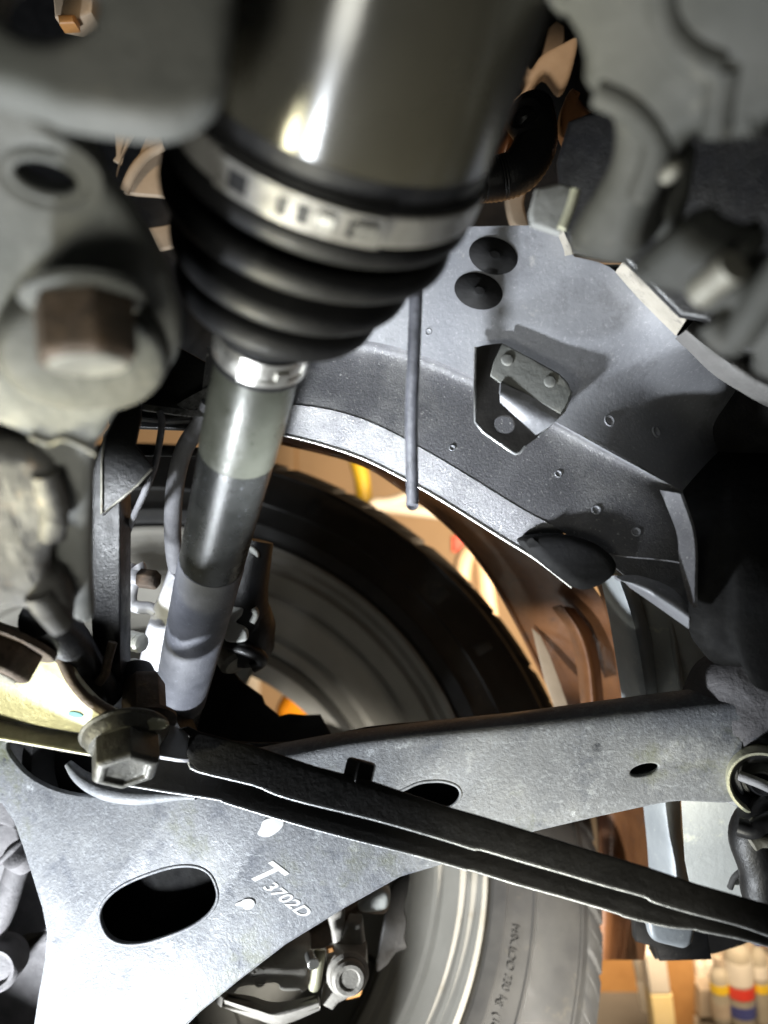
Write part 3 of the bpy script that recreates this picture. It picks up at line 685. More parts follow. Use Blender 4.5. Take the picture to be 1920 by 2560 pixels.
# black channel post at left
post = thing('bracket_post', 'black upright steel channel standing between the left casting and the brake hose', 'bracket', P(265, 1700, .42))
QP = flat(.40, 0, .02, 260, 1300)
plate('post_face', QP, [(228, 1180), (262, 1080), (300, 1040), (300, 1700), (268, 1720), (236, 1712), (228, 1560)], .018, M['black'], post, .001)
plate('bracket_ear', flat(.385, 0, .0, 300, 1150), [(268, 1075), (290, 1030), (350, 985), (352, 1045), (338, 1112), (382, 1168), (340, 1215), (256, 1290), (252, 1180)], .0025, M['black'], post, .0006)
tube('ear_edge', pp((262, 1085, .384), (254, 1150, .384), (254, 1285, .384), (300, 1250, .384), (345, 1212, .384), (380, 1172, .384)), .0007, M['bolt'], post, 8, 0)
tube('post_tab', pp((282, 1605, .395), (270, 1650, .395), (262, 1685, .394), (245, 1708, .394)), .0024, M['rust'], post)
beam = thing('cross_member', 'dark steel cross member above the tyre behind the brake hose', 'cross member', P(420, 1000, .45))
plate('beam_face', flat(.42, .0, 0, 400, 980), [(250, 760), (470, 880), (560, 930), (545, 1000), (505, 1050), (400, 1052), (330, 1045), (270, 1060)], .02, M['black'], beam, .002)
loft('seam', [[(345, 1008, .405), (420, 1018, .404), (500, 1026, .403), (560, 1010, .402)], [(350, 1024, .405), (420, 1034, .404), (505, 1042, .403), (560, 1030, .402)]], M['foil'], beam, 30, 4, .002, .003)
loft('sealer', [[(440, 1010, .407), (490, 980, .405), (560, 940, .403)], [(470, 1024, .405), (510, 1015, .403), (560, 1000, .402)]], M['foil'], beam, 24, 6, .0015, .004)
plate('lower_strip', flat(.44, 0, 0, 400, 1060), [(280, 1036), (560, 1040), (560, 1070), (500, 1074), (330, 1068), (285, 1075)], .012, M['black'], beam, .001)
plate('tyre_guard', flat(.428, 0, 0, 400, 1130), [(270, 1106), (330, 1110), (560, 1122), (560, 1136), (470, 1140), (330, 1140), (270, 1150)], .006, M['black'], beam, .001)

# hoses and wires
tag(tube('brake_hose', pp((525, 1010, .405), (500, 1060, .41), (462, 1120, .415), (440, 1200, .42), (432, 1290, .435), (434, 1380, .46), (448, 1470, .50), (452, 1560, .53)), .0048, M['hose'], n=16, sm=24, ribs=1, ribr=.035), 'thick grey ribbed brake hose curving down beside the damper shaft', 'hose')
tag(tube('sensor_wire', pp((398, 1028, .402), (405, 1055, .402), (398, 1110, .40), (385, 1170, .396), (362, 1230, .392), (335, 1290, .41), (312, 1350, .43), (288, 1410, .44), (262, 1480, .445)), .0018, M['hose'], n=12), 'thin grey sensor wire slanting down left of the brake hose', 'wire')
tag(tube('drain_tube', pp((1043, 700, .345), (1040, 740, .345), (1034, 900, .35), (1028, 1040, .356), (1030, 1180, .362), (1031, 1252, .364), (1031, 1262, .364)), lambda t: .0030 if t < .97 else .0024, M['tube'], n=16), 'dark thin drain tube hanging straight down in front of the grey wheel arch panel', 'tube')

# knuckle parts in the left gap
kn = thing('knuckle_bracket', 'pale grey knuckle upright standing behind the damper shaft', 'bracket', P(420, 1650, .50))
KP = Plane((400, 1650, .50), (470, 1420, .47), (520, 1700, .50))
plate('upright', KP, [(420, 1420), (440, 1440), (500, 1480), (470, 1760), (330, 1790), (345, 1660), (362, 1580), (385, 1510), (392, 1500)], .008, M['knuckle'], kn, .0015)
tube('hook', pp((345, 1412, .485), (350, 1425, .485), (336, 1450, .485), (328, 1478, .487), (328, 1508, .488), (345, 1518, .488), (372, 1520, .49), (392, 1530, .49)), .0040, M['knuckle'], kn, 12, 4)
SB = frame(P(372, 1448, .48), (1, -.2, -.1), (0, 0, 1))
hexo('nut', SB @ Matrix.Translation((0, 0, -.006)), .0062, .012, M['rust'], kn)
tube('stud', pp((290, 1432, .487), (372, 1448, .482)), .0052, M['knuckle'], kn, 12, 0)
disc('washer', frame(P(318, 1440, .486), (1, -.2, -.1)), .0085, .004, M['knuckle'], kn)
lathe('thread_boss', frame(P(338, 1604, .48), (.9, -.5, -.1), (0, 0, 1)), [(-.006, 0), (-.006, .0050), (-.004, .0064), (-.002, .0054), (0, .0064), (.002, .0054), (.004, .0064), (.006, .0054), (.007, .003), (.007, 0)], M['shieldw'], kn, 30)
plate('unseen_blocker', flat(.60, 0, 0, 350, 2200), bl([(150, 2020), (330, 1960), (560, 1980), (640, 2120), (640, 2300), (560, 2420), (380, 2480), (180, 2460), (150, 2300)]), .04, M['black'], kn, .008)  # unseen plate added behind the arm to keep work light off the wheel
plate('lower_lug', flat(.47, 0, 0, 320, 1680), bl([(290, 1680), (300, 1660), (330, 1650), (350, 1668), (340, 1700), (300, 1710)]), .008, M['knuckle'], kn, .002)

bj = thing('ball_joint', 'black ball joint with glossy white lit nut beside the damper shaft', 'ball joint', P(600, 1600, .55))
BJ = frame(P(612, 1545, .53), (.25, -.9, .35), (1, 0, 0))
tube('joint_neck', pp((640, 1350, .53), (625, 1420, .53), (612, 1480, .53), (610, 1540, .535)), lambda t: .012+.006*t, M['black'], bj, 20)
lathe('joint_housing', frame(P(615, 1570, .54), (.1, -.35, .95)), [(-.022, 0), (-.022, .017), (-.014, .0205), (.004, .0205), (.016, .0165), (.021, .010), (.022, 0)], M['black'], bj, 48)
plate('joint_tab', flat(.515, 0, 0, 590, 1560), bl([(575, 1520), (608, 1518), (604, 1538), (588, 1556), (606, 1566), (618, 1580), (612, 1604), (565, 1604), (560, 1570)]), .006, M['shieldw'], bj, .0018)
tube('joint_edge', pp((634, 1520, .518), (640, 1535, .518), (630, 1556, .518)), .0022, M['shieldw'], bj)
plate('joint_tab', flat(.515, 0, 0, 600, 1480), bl([(602, 1435), (607, 1455), (603, 1485), (584, 1505), (592, 1470)]), .005, M['shieldw'], bj, .0012)
plate('joint_tab', flat(.515, 0, 0, 600, 1480), bl([(622, 1362), (643, 1378), (645, 1394), (634, 1388), (620, 1376)]), .005, M['shieldw'], bj, .0012)
lathe('clamp_nut', frame(P(578, 1640, .535), (.5, -.5, -.6)), [(-.012, 0), (-.012, .011), (.006, .011), (.009, .008), (.009, 0)], M['bolt'], bj, 36)
tube('joint_collar', pp((570, 1610, .525), (610, 1622, .52), (650, 1640, .525), (652, 1655, .53), (630, 1668, .53)), .0045, M['black'], bj)
plate('dust_shield', flat(.60, .0, .0, 600, 1800), [(520, 1560), (560, 1645), (598, 1700), (655, 1742), (662, 1762), (698, 1792), (722, 1786), (765, 1790), (800, 1788), (830, 1840), (830, 1960), (430, 1960), (470, 1700)], .004, M['black'], None, .001)
ds = bpy.data.objects['dust_shield']; tag(ds, 'black brake dust shield low behind the damper foot', 'dust shield')

# ================================================================== INNER WHEEL ARCH PANEL
inner = thing('wheel_arch_panel', 'grey painted inner wheel arch panel with speckled overspray right of the boot', 'wheel arch panel', P(1300, 1300, .4))
r0 = [(820, 540, .392), (1000, 556, .392), (1160, 566, .392), (1385, 569, .392), (1425, 636, .394), (1535, 675, .394), (1690, 835, .400), (1800, 930, .44), (1990, 1040, .50), (2900, 1340, 0.580)]
rA = [(700, 700, .400), (900, 715, .400), (1100, 745, .400), (1300, 810, .402), (1460, 870, .403), (1560, 930, .416), (1760, 1070, .465), (1990, 1160, .50), (2900, 1460, 0.580)]
r1 = [(520, 870, .408), (720, 840, .408), (860, 845, .408), (1000, 870, .408), (1190, 945, .408), (1400, 1060, .408), (1590, 1165, .412), (1740, 1240, .432), (1990, 1330, .48), (2900, 1630, 0.560)]
r1b = [(515, 892, .417), (720, 872, .417), (860, 880, .417), (1000, 908, .417), (1190, 985, .417), (1400, 1102, .416), (1590, 1210, .415), (1740, 1280, .418), (1990, 1360, .44), (2900, 1660, 0.520)]
r2 = [(500, 1020, .406), (720, 1015, .406), (900, 1050, .406), (1080, 1140, .405), (1300, 1274, .402), (1420, 1335, .400), (1530, 1385, .398), (1720, 1410, .398), (1990, 1500, .42), (2900, 1800, 0.500)]
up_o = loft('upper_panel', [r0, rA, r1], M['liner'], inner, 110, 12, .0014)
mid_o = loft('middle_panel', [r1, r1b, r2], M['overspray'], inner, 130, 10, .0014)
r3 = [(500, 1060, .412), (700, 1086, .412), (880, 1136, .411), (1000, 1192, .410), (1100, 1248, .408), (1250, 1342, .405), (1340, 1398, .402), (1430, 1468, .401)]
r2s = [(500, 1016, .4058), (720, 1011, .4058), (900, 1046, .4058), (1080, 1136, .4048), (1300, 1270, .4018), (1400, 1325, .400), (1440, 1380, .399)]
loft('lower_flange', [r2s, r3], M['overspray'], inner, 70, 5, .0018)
tube('flange_edge', pp(*[(u, v, d-.0005) for u, v, d in r3]), .0009, M['steel'], inner, 8)
loft('top_flange', [[(1385, 566, .392), (1407, 617, .393), (1412, 640, .394)], [(1402, 560, .382), (1425, 612, .382), (1430, 636, .382)]], M['flangepaint'], inner, 14, 3, .0014)
loft('side_flange', [[(1538, 680, .393), (1600, 750, .395), (1690, 840, .397)], [(1556, 656, .376), (1640, 732, .376), (1715, 800, .376)]], M['flangepaint'], inner, 24, 4, .0016)
loft('ridge_fold', [[(1690, 845, .396), (1760, 915, .392), (1860, 985, .39), (1990, 1050, .388)], [(1715, 825, .382), (1790, 885, .38), (1880, 945, .378), (1990, 1010, .376)], [(1735, 800, .388), (1810, 860, .386), (1900, 925, .384), (1990, 985, .382)]], M['castblue'], inner, 30, 6, .002, .003)
# grommets, dimples and studs set in the panel
for (u, v) in ((1233, 640), (1196, 728)):
    loc, nr = hit(up_o, u, v)
    lathe('rubber_grommet', frame(loc, nr, (1, 0, -.3)) @ Matrix.Diagonal((1, .70, 1, 1)), [(-.004, .0128), (.0003, .0128), (.0012, .0120), (.0030, .0085), (.0042, .0048), (.0050, .0032), (.0066, .0026), (.0068, 0)], M['shaderubber'], inner, 48)
for (o, u, v, q) in ((up_o, 1523, 1052, 1), (up_o, 1640, 1080, 1.05), (up_o, 1071, 830, .55), (mid_o, 1490, 1275, .8), (mid_o, 1590, 1330, .8), (mid_o, 1130, 1120, .5), (mid_o, 1395, 1185, .6)):
    loc, nr = hit(o, u, v)
    lathe('panel_dimple', frame(loc, nr), [(-.003, .0034*q), (.0003, .0034*q), (.0007, .0030*q), (.0006, .0024*q), (.0001, .0018*q), (.0001, 0)], M['liner'], inner, 24)
# folded mounting bracket standing off the panel
tag(plate('panel_backing', flat(.47, 0, 0, 1700, 1100), [(1380, 660), (1990, 660), (3400, 660), (3400, 1800), (1990, 1620), (1800, 1640), (1730, 1560), (1620, 1480), (1560, 1440), (1440, 1340), (1200, 1000)], .006, M['black'], None, .001), 'black closing panel behind the right end of the wheel arch panel', 'body panel')
mb = thing('mounting_bracket', 'small folded steel bracket with two studs and one round hole on the grey panel', 'bracket', P(1300, 1000, .385))
B0p = Plane((1255, 856, .398), (1430, 978, .395), (1250, 1110, .386))
sil_b = [(1187, 868), (1211, 862), (1255, 857), (1330, 896), (1399, 934), (1420, 956), (1430, 980), (1411, 1028), (1345, 1092), (1311, 1117), (1300, 1132), (1288, 1135), (1272, 1125), (1208, 1081), (1202, 1072), (1187, 1056)]
plate('base_plate', B0p, sil_b, .0018, M['brace'], mb, .0005, [ell(1261, 1061, 26, 22, 20)])  # shading of this recessed face is put into its black paint
B1 = Plane((1255, 856, .3945), (1430, 978, .391), (1250, 1000, .389))
plate('top_plate', B1, [(1256, 858), (1330, 897), (1399, 936), (1418, 956), (1429, 980), (1418, 1010), (1402, 1034), (1330, 994), (1252, 958), (1226, 938), (1234, 905)], .0016, M['casting'], mb, .0006)
loft('bent_face', [[(1252, 956, .389), (1330, 992, .3895), (1402, 1032, .3905)], [(1250, 985, .3855), (1322, 1030, .386), (1388, 1056, .387)], [(1250, 1006, .389), (1312, 1062, .388), (1340, 1088, .388)]], M['liner'], mb, 24, 6, .0014)
tube('bracket_edge', [B0p.at(u, v, -.0004) for u, v in ((1188, 868), (1187, 960), (1188, 1056), (1202, 1073), (1209, 1081), (1272, 1125), (1288, 1135), (1300, 1132), (1312, 1117))], .0007, M['edge'], mb, 8, 0)
tube('bracket_edge', [B0p.at(u, v, -.0004) for u, v in ((1430, 980), (1411, 1028), (1346, 1092))], .0006, M['edge'], mb, 8, 0)
for (u, v) in ((1268, 900), (1375, 954)):
    lathe('rivet', frame(B1.at(u, v, 0), B1.n), [(0, .0032), (.0008, .003), (.0012, .0022), (.0008, 0)], M['casting'], mb, 24)
# bulge and right-hand sheet carry shade as black colour; lens flange, gusset
bs = plate('shaded_bulge', flat(.388, .0, 0, 1440, 1400), bl([(1300, 1352), (1350, 1336), (1420, 1336), (1500, 1362), (1545, 1405), (1540, 1440), (1500, 1468), (1455, 1476), (1405, 1446), (1350, 1400)]), .016, M['shaderubber'], None, .006, res=5)
tag(bs, 'rounded bulge at the lower end of the arch panel, its shade painted black', 'panel bulge')
loft('lower_lip', [[(1535, 1440, .39), (1600, 1440, .385), (1680, 1470, .38), (1720, 1515, .375)], [(1560, 1455, .385), (1620, 1478, .379), (1680, 1515, .374), (1722, 1545, .370)], [(1575, 1470, .395), (1625, 1504, .39), (1690, 1550, .385), (1722, 1572, .38)]], M['liner'], inner, 24, 5, .0016)
loft('gusset', [[(1650, 1225, .3985), (1690, 1330, .384), (1700, 1420, .382), (1722, 1500, .378)], [(1700, 1235, .380), (1728, 1320, .374), (1738, 1420, .371), (1736, 1520, .371)]], M['overspray'], inner, 24, 6, .0016, .002)
shade_o = loft('shadow_sheet', [[(1700, 1150, .47), (1708, 1230, .425), (1716, 1330, .400), (1722, 1480, .39), (1722, 1575, .39), (1750, 1622, .39), (1790, 1660, .39), (1876, 1668, .39)], [(1790, 1130, .47), (1795, 1230, .42), (1800, 1330, .388), (1806, 1480, .38), (1808, 1575, .38), (1830, 1618, .38), (1850, 1650, .38), (1885, 1660, .38)], [(1990, 1120, .48), (1990, 1230, .41), (1990, 1330, .38), (1990, 1450, .37), (1990, 1560, .37), (1990, 1640, .37), (1990, 1700, .37), (1990, 1740, .37)], [(3000, 1120, .48), (3000, 1230, .41), (3000, 1330, .38), (3000, 1450, .37), (3000, 1560, .37), (3000, 1640, .37), (3000, 1700, .37), (3000, 1740, .37)]], M['shaderubber'], None, 50, 10, .003)  # black sheet in place of shadow on the panel
tag(shade_o, 'black sheet standing for the deep shadow along the right edge', 'shadow sheet')

# ================================================================== OUTER FENDER and the pieces right of the tyre
fen = thing('fender', 'copper orange outer fender seen from inside beyond the tyre', 'fender', P(1450, 1700, .8))
lipL = [(640, 1092, .62), (880, 1150, .62), (1000, 1217, .63), (1130, 1322, .64), (1220, 1432, .66), (1300, 1572, .68), (1360, 1692, .70), (1420, 1800, .72), (1480, 1960, .74), (1500, 2120, .75), (1490, 2400, .75)]
lipM = [(650, 1080, .58), (900, 1140, .58), (1040, 1210, .59), (1180, 1320, .60), (1290, 1440, .63), (1370, 1580, .66), (1420, 1700, .69), (1480, 1800, .71), (1530, 1960, .73), (1550, 2120, .74), (1530, 2400, .74)]
lipR = [(660, 1060, .56), (920, 1110, .56), (1100, 1190, .57), (1280, 1300, .58), (1440, 1420, .60), (1540, 1560, .62), (1580, 1700, .64), (1600, 1800, .65), (1620, 1960, .66), (1630, 2120, .67), (1610, 2400, .67)]
loft('fender_skin', [lipL, lipM, lipR], M['copper'], fen, 80, 8, .001)
tube('fender_lip', pp(*[(u+1, v, d-.002) for u, v, d in lipL]), .0022, M['copper'], fen, 10)
loft('fender_flange', [[(1480, 1440, .592), (1505, 1500, .60), (1530, 1600, .612), (1545, 1700, .625), (1552, 1780, .63)], [(1498, 1440, .585), (1524, 1500, .593), (1548, 1600, .605), (1562, 1700, .618), (1570, 1780, .624)]], M['copper'], fen, 24, 3, .002)
loft('fender_pressing', [[(1380, 1520, .625), (1420, 1580, .63), (1440, 1660, .64), (1452, 1760, .645)], [(1405, 1515, .612), (1448, 1580, .615), (1472, 1660, .622), (1482, 1760, .628)], [(1435, 1520, .622), (1478, 1580, .628), (1500, 1660, .635), (1510, 1760, .64)]], M['copper'], fen, 24, 6, .0015)
plate('lip_tab', flat(.66, .0, 0, 1370, 1650), [(1330, 1570), (1352, 1590), (1376, 1640), (1402, 1710), (1432, 1800), (1398, 1800), (1362, 1700)], .0025, M['tanmetal'], fen, .0006)
rail = thing('apron_rail', 'grey waxed upright apron rail beside the copper fender', 'rail', P(1600, 1700, .52))
loft('rail_front', [[(1500, 1440, .50), (1525, 1560, .51), (1548, 1700, .52), (1556, 1760, .525)], [(1545, 1440, .47), (1585, 1560, .48), (1610, 1700, .49), (1618, 1760, .495)], [(1585, 1450, .495), (1625, 1580, .505), (1648, 1700, .515), (1655, 1760, .52)]], M['galv'], rail, 20, 6, .002)
loft('rail_front', [[(1604, 1980, .56), (1615, 2080, .56), (1622, 2180, .56), (1624, 2330, .56)], [(1660, 1980, .53), (1672, 2080, .53), (1690, 2180, .53), (1690, 2330, .53)], [(1702, 1980, .55), (1704, 2080, .55), (1722, 2180, .55), (1740, 2330, .55)]], M['galv'], rail, 20, 6, .002)
plate('rail_foot', flat(.515, 0, 0, 1680, 2330), bl([(1624, 2296), (1660, 2300), (1734, 2310), (1736, 2350), (1728, 2368), (1712, 2376), (1690, 2372), (1640, 2358), (1626, 2335)]), .012, M['galv'], rail, .004)
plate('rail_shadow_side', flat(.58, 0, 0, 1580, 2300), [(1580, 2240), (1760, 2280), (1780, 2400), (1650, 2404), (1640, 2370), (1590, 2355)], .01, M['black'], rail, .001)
sh = thing('splash_panel', 'pale grey green splash panel with white flecks behind the right end of the arm', 'panel', P(1750, 1700, .5))
plate('panel_sheet', Plane((1640, 1600, .505), (1850, 1680, .485), (1640, 1760, .51)), [(1500, 1380), (1640, 1420), (1725, 1500), (1735, 1575), (1780, 1660), (1900, 1668), (1900, 1760), (1590, 1790), (1570, 1640)], .002, M['shieldw'], sh, .0005)
for (a, b, c) in (((1672, 1520), (1690, 1640), (1708, 1750)), ((1720, 1590), (1745, 1680), (1756, 1750))):
    tube('panel_bead', pp((*a, .502), (*b, .4995), (*c, .498)), .0022, M['shieldw'], sh, 10)
plate('panel_sheet', Plane((1720, 2050, .515), (1850, 2100, .505), (1720, 2200, .52)), [(1702, 1985), (1900, 1980), (1892, 2030), (1852, 2055), (1846, 2075), (1860, 2095), (1870, 2130), (1880, 2200), (1900, 2260), (1920, 2300), (1800, 2290), (1728, 2230), (1712, 2150)], .002, M['shieldw'], sh, .0005)
tube('panel_crease', pp((1850, 2180, .505), (1835, 2195, .506), (1825, 2220, .508)), .002, M['castblue'], sh)
pipe = thing('black_pipe', 'black ribbed pipe and clip at the lower right edge beside the splash panel', 'pipe', P(1900, 2150, .42))
tube('pipe_body', pp((1990, 1990, .43), (1910, 2040, .43), (1880, 2090, .43), (1905, 2170, .43), (1915, 2240, .43), (1960, 2300, .43)), .0125, M['black'], pipe, 16)
tube('pipe_clip', pp((1845, 2066, .415), (1880, 2075, .412), (1905, 2060, .412), (1960, 2040, .412)), .005, M['rubber'], pipe, 12)
tube('pipe_ring', pp((1880, 2110, .412), (1905, 2100, .412), (1960, 2105, .412)), .004, M['bolt'], pipe, 12)
pan = plate('bumper_skirt', flat(.62, 0, 0, 1760, 2380), [(1640, 2330), (1990, 2310), (1990, 2325), (1900, 2345), (1860, 2366), (1790, 2388), (1720, 2398), (1640, 2402)], .02, M['brace'], None, .003)
tag(pan, 'dark blue grey bumper skirt edge under the right end of the brace', 'bumper')

# ================================================================== TOP RIGHT: castings close to the lens, engine bay behind
TP1 = Plane((1600, 150, .185), (1850, 200, .175), (1600, 400, .20))
tr = thing('upper_mount', 'large out of focus grey casting filling the top right corner', 'casting', TP1.at(1650, 250))
to = bl([(1280, -700), (1362, -10), (1395, 50), (1425, 100), (1442, 160), (1442, 212), (1475, 258), (1505, 290), (1520, 340), (1510, 420), (1475, 485), (1420, 575), (1408, 630), (1450, 660), (1540, 676), (1588, 640), (1592, 590), (1620, 500), (1645, 430), (1690, 385), (1725, 350), (1790, 348), (1850, 362), (1890, 358), (1925, 310), (2200, 200), (2600, 150), (2600, -700)])
plate('casting_body', TP1, to, .022, M['castdim'], tr, .006, res=5)
tube('casting_rib', [TP1.at(u, v, -.0016) for u, v in ((1655, -60), (1665, 40), (1700, 105), (1750, 145), (1812, 172))], .0042, M['castdim'], tr, 14)
tube('casting_rib', [TP1.at(u, v, -.0016) for u, v in ((1818, 168), (1806, 230), (1794, 335))], .0042, M['castdim'], tr, 14)
tube('casting_rib', [TP1.at(u, v, -.0016) for u, v in ((1500, 230), (1580, 270), (1640, 340), (1636, 400), (1602, 490))], .0040, M['castdim'], tr, 14)
plate('highlight_pad', TP1, ell(1688, 420, 32, 20, -48), .006, M['bolt'], tr, .002, off=.005)  # paler pad standing for a yellowish highlight on the casting
plate('mount_web', Plane((1600, 500, .225), (1750, 500, .225), (1600, 650, .225)), bl([(1640, 380), (1740, 350), (1735, 460), (1710, 560), (1690, 620), (1660, 560), (1640, 480)]), .01, M['castdim'], tr, .003)
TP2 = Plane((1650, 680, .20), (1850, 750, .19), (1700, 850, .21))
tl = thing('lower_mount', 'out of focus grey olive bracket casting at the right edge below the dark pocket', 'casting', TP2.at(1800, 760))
plate('mount_body', TP2, bl([(1560, 690), (1610, 640), (1660, 600), (1700, 590), (1740, 620), (1800, 642), (1842, 655), (1846, 690), (1880, 720), (2600, 800), (2600, 1150), (1930, 978), (1860, 900), (1790, 830), (1700, 760), (1610, 735)]), .02, M['castdim'], tl, .006, res=5)
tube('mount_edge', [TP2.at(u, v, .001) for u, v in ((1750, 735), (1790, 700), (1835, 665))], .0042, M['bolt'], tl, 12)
tube('mount_rib', [TP2.at(u, v, .001) for u, v in ((1990, 640), (1900, 760), (1830, 850), (1780, 800))], .0045, M['castdim'], tl, 12)
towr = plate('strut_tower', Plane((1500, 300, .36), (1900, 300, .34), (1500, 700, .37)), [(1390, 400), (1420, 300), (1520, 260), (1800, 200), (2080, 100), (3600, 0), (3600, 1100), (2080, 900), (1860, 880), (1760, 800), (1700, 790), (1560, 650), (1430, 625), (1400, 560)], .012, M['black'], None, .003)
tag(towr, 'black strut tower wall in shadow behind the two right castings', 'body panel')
pd = thing('mount_plate', 'small grey plate with a yellowish edge beside the right casting leg', 'plate', P(1370, 520, .30))
plate('plate_face', flat(.30, 0, .02, 1370, 520), [(1325, 530), (1342, 470), (1400, 455), (1440, 468), (1432, 520), (1402, 585), (1330, 560)], .006, M['casting'], pd, .0015)
tube('plate_edge', pp((1438, 474, .295), (1425, 520, .296), (1404, 572, .297)), .0019, M['yellow'], pd)

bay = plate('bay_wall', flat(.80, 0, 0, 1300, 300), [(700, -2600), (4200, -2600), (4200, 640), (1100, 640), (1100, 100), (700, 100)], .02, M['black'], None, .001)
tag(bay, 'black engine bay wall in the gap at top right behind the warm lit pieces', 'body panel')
seam = thing('fender_rail_strip', 'pair of thin tan strips running down beside the damper tube at top right', 'trim strip', P(1260, 250, .5))
for (a, b) in (((1338, -20), (1215, 330)), ((1362, -10), (1232, 270))):
    plate('strip', flat(.5, 0, 0, 1280, 150), [(a[0]-10, a[1]), (a[0]+6, a[1]), (b[0]+5, b[1]), (b[0]-6, b[1])], .006, M['tanmetal'], seam, .001)
hb = plate('hinge_bracket', flat(.55, 0, 0, 1370, 180), bl([(1442, 88), (1407, 104), (1356, 132), (1328, 168), (1317, 160), (1303, 191), (1311, 212), (1280, 262), (1317, 240), (1362, 182), (1401, 222), (1425, 195), (1446, 112)]), .014, M['tanmetal'], None, .004, res=4)
tag(hb, 'crooked tan bracket lit warm in the gap at top right', 'bracket')
hp = plate('hinge_plate', flat(.60, 0, 0, 1390, 90), [(1372, 66), (1392, 50), (1412, 64), (1412, 100), (1400, 140), (1352, 150)], .01, M['tanmetal'], None, .002)
tag(hp, 'small flat tan plate just above the crooked tan bracket', 'plate')
lobe = plate('cover_lobe', flat(.46, 0, 0, 1450, 300), bl([(1437, 208), (1412, 252), (1406, 288), (1409, 320), (1429, 362), (1446, 382), (1463, 374), (1498, 322), (1520, 286), (1470, 255)]), .02, M['copper'], None, .007, res=5)
tag(lobe, 'brown leaf shaped cover lobe left of the top right casting', 'cover')
hz = thing('loom_hose', 'black glossy corrugated hose curling down in the warm lit gap at top right', 'hose', P(1310, 400, .47))
tube('hose_run', pp((1330, 275, .47), (1338, 320, .46), (1335, 370, .455), (1300, 425, .45), (1250, 445, .45), (1200, 450, .45)), .0125, M['black'], hz, 18, 12, ribs=1, ribr=.05)
lathe('hose_cap', frame(P(1316, 300, .455), (-.4, -.8, .2)), [(-.012, .011), (.002, .0125), (.006, .010), (.004, .006), (.007, .003), (.007, 0)], M['black'], hz, 30)
st = plate('inner_strut', flat(.6, 0, 0, 1300, 500), bl([(1318, 420), (1330, 437), (1311, 505), (1326, 570), (1290, 570), (1270, 521), (1268, 450)]), .012, M['tanmetal'], None, .003)
tag(st, 'short tan upright strut below the corrugated hose', 'strut')
ip = loft('inner_plate', [[(1225, 330, .60), (1245, 300, .60), (1270, 230, .61)], [(1240, 420, .58), (1270, 360, .58), (1290, 260, .59)], [(1245, 430, .62), (1300, 370, .62), (1310, 280, .62)]], M['copper'], None, 20, 6, .002)
tag(ip, 'curved brown plate behind the corrugated hose beside the damper tube', 'plate')

# top left slit pieces
s1 = thing('inner_body_panel', 'tan body panel with a folded flange glimpsed in the slit left of the boot', 'body panel', P(360, 500, .6))
PL6 = flat(.60, 0, 0, 340, 400)
plate('panel_upper', PL6, [(284, 285), (350, 285), (340, 320), (302, 392), (288, 440), (296, 408), (282, 400), (290, 388)], .004, M['tanmetal'], s1, .001)
plate('panel_fold', flat(.58, 0, 0, 360, 420), [(380, 300), (400, 330), (412, 400), (412, 490), (305, 482), (325, 440)], .006, M['tanmetal'], s1, .0015)
tube('panel_bead', pp((310, 480, .575), (335, 425, .572), (370, 385, .572), (410, 365, .572)), .004, M['tanmetal'], s1)
plate('panel_lower', flat(.60, 0, 0, 390, 590), [(370, 570), (432, 560), (436, 614), (395, 625)], .006, M['tanmetal'], s1, .001)
s2_ = thing('inner_rail', 'dark inner rail behind the tan panel in the slit left of the boot', 'rail', P(300, 450, .7))
plate('rail_face', flat(.72, 0, 0, 320, 450), [(-2600, -2600), (650, -2600), (650, 60), (600, 60), (600, 1040), (-2600, 1040)], .01, M['rubber'], s2_, .001, [])
hl = thing('relay_box', 'small cream and amber box glimpsed through the hole at top left', 'box', P(170, 20, .5))
plate('box_body', flat(.50, 0, 0, 170, 0), [(128, -60), (240, -60), (228, 30), (180, 50), (135, 40)], .02, M['tanmetal'], hl, .002)
plate('box_lens', flat(.495, 0, 0, 170, 40), [(142, 34), (184, 34), (186, 56), (146, 58)], .012, M['amber'], hl, .002)

# ================================================================== BRAKE CALIPER below the arm
cal = thing('brake_caliper', 'dusty grey brake caliper with a round bolt below the arm edge', 'brake caliper', P(800, 2450, .58))
C1 = flat(.58, .02, .02, 800, 2400)
cb = plate('caliper_body', C1, bl([(560, 2500), (600, 2440), (700, 2378), (765, 2372), (775, 2400), (770, 2470), (765, 2480), (705, 2484), (690, 2465), (640, 2470), (600, 2475)]), .03, M['caliper'], cal, .005, res=4)
link('cast_mark', text_mesh('6D', .014, .0006), M['caliper'], cal, M4=text_on(C1, '', 645, 2442, .012, C1.at(647, 2470)-C1.at(640, 2430)), smooth=False)
loft('caliper_bracket', [[(540, 2480, .56), (620, 2488, .555), (690, 2505, .55), (790, 2488, .55)], [(560, 2500, .545), (640, 2525, .54), (700, 2538, .538), (796, 2508, .538)], [(560, 2520, .555), (640, 2548, .552), (705, 2562, .55), (800, 2525, .55)]], M['caliper'], cal, 30, 5, .006)
loft('caliper_bracket', [[(480, 2560, .56), (560, 2560, .555), (640, 2580, .55), (720, 2640, .55)], [(470, 2600, .54), (540, 2600, .54), (620, 2620, .54), (700, 2680, .54)]], M['caliper'], cal, 20, 5, .008)
plate('caliper_ear', flat(.55, 0, 0, 860, 2450), [(818, 2400), (836, 2388), (915, 2392), (918, 2440), (905, 2475), (870, 2500), (845, 2512), (832, 2530), (800, 2515), (812, 2470)], .022, M['caliper'], cal, .003)
plate('caliper_post', flat(.565, 0, 0, 840, 2340), [(812, 2280), (860, 2270), (860, 2330), (872, 2306), (905, 2310), (914, 2390), (835, 2392), (826, 2330)], .016, M['caliper'], cal, .004)
CB = frame(P(870, 2437, .54), (.18, -1, .1), (1, 0, 0))
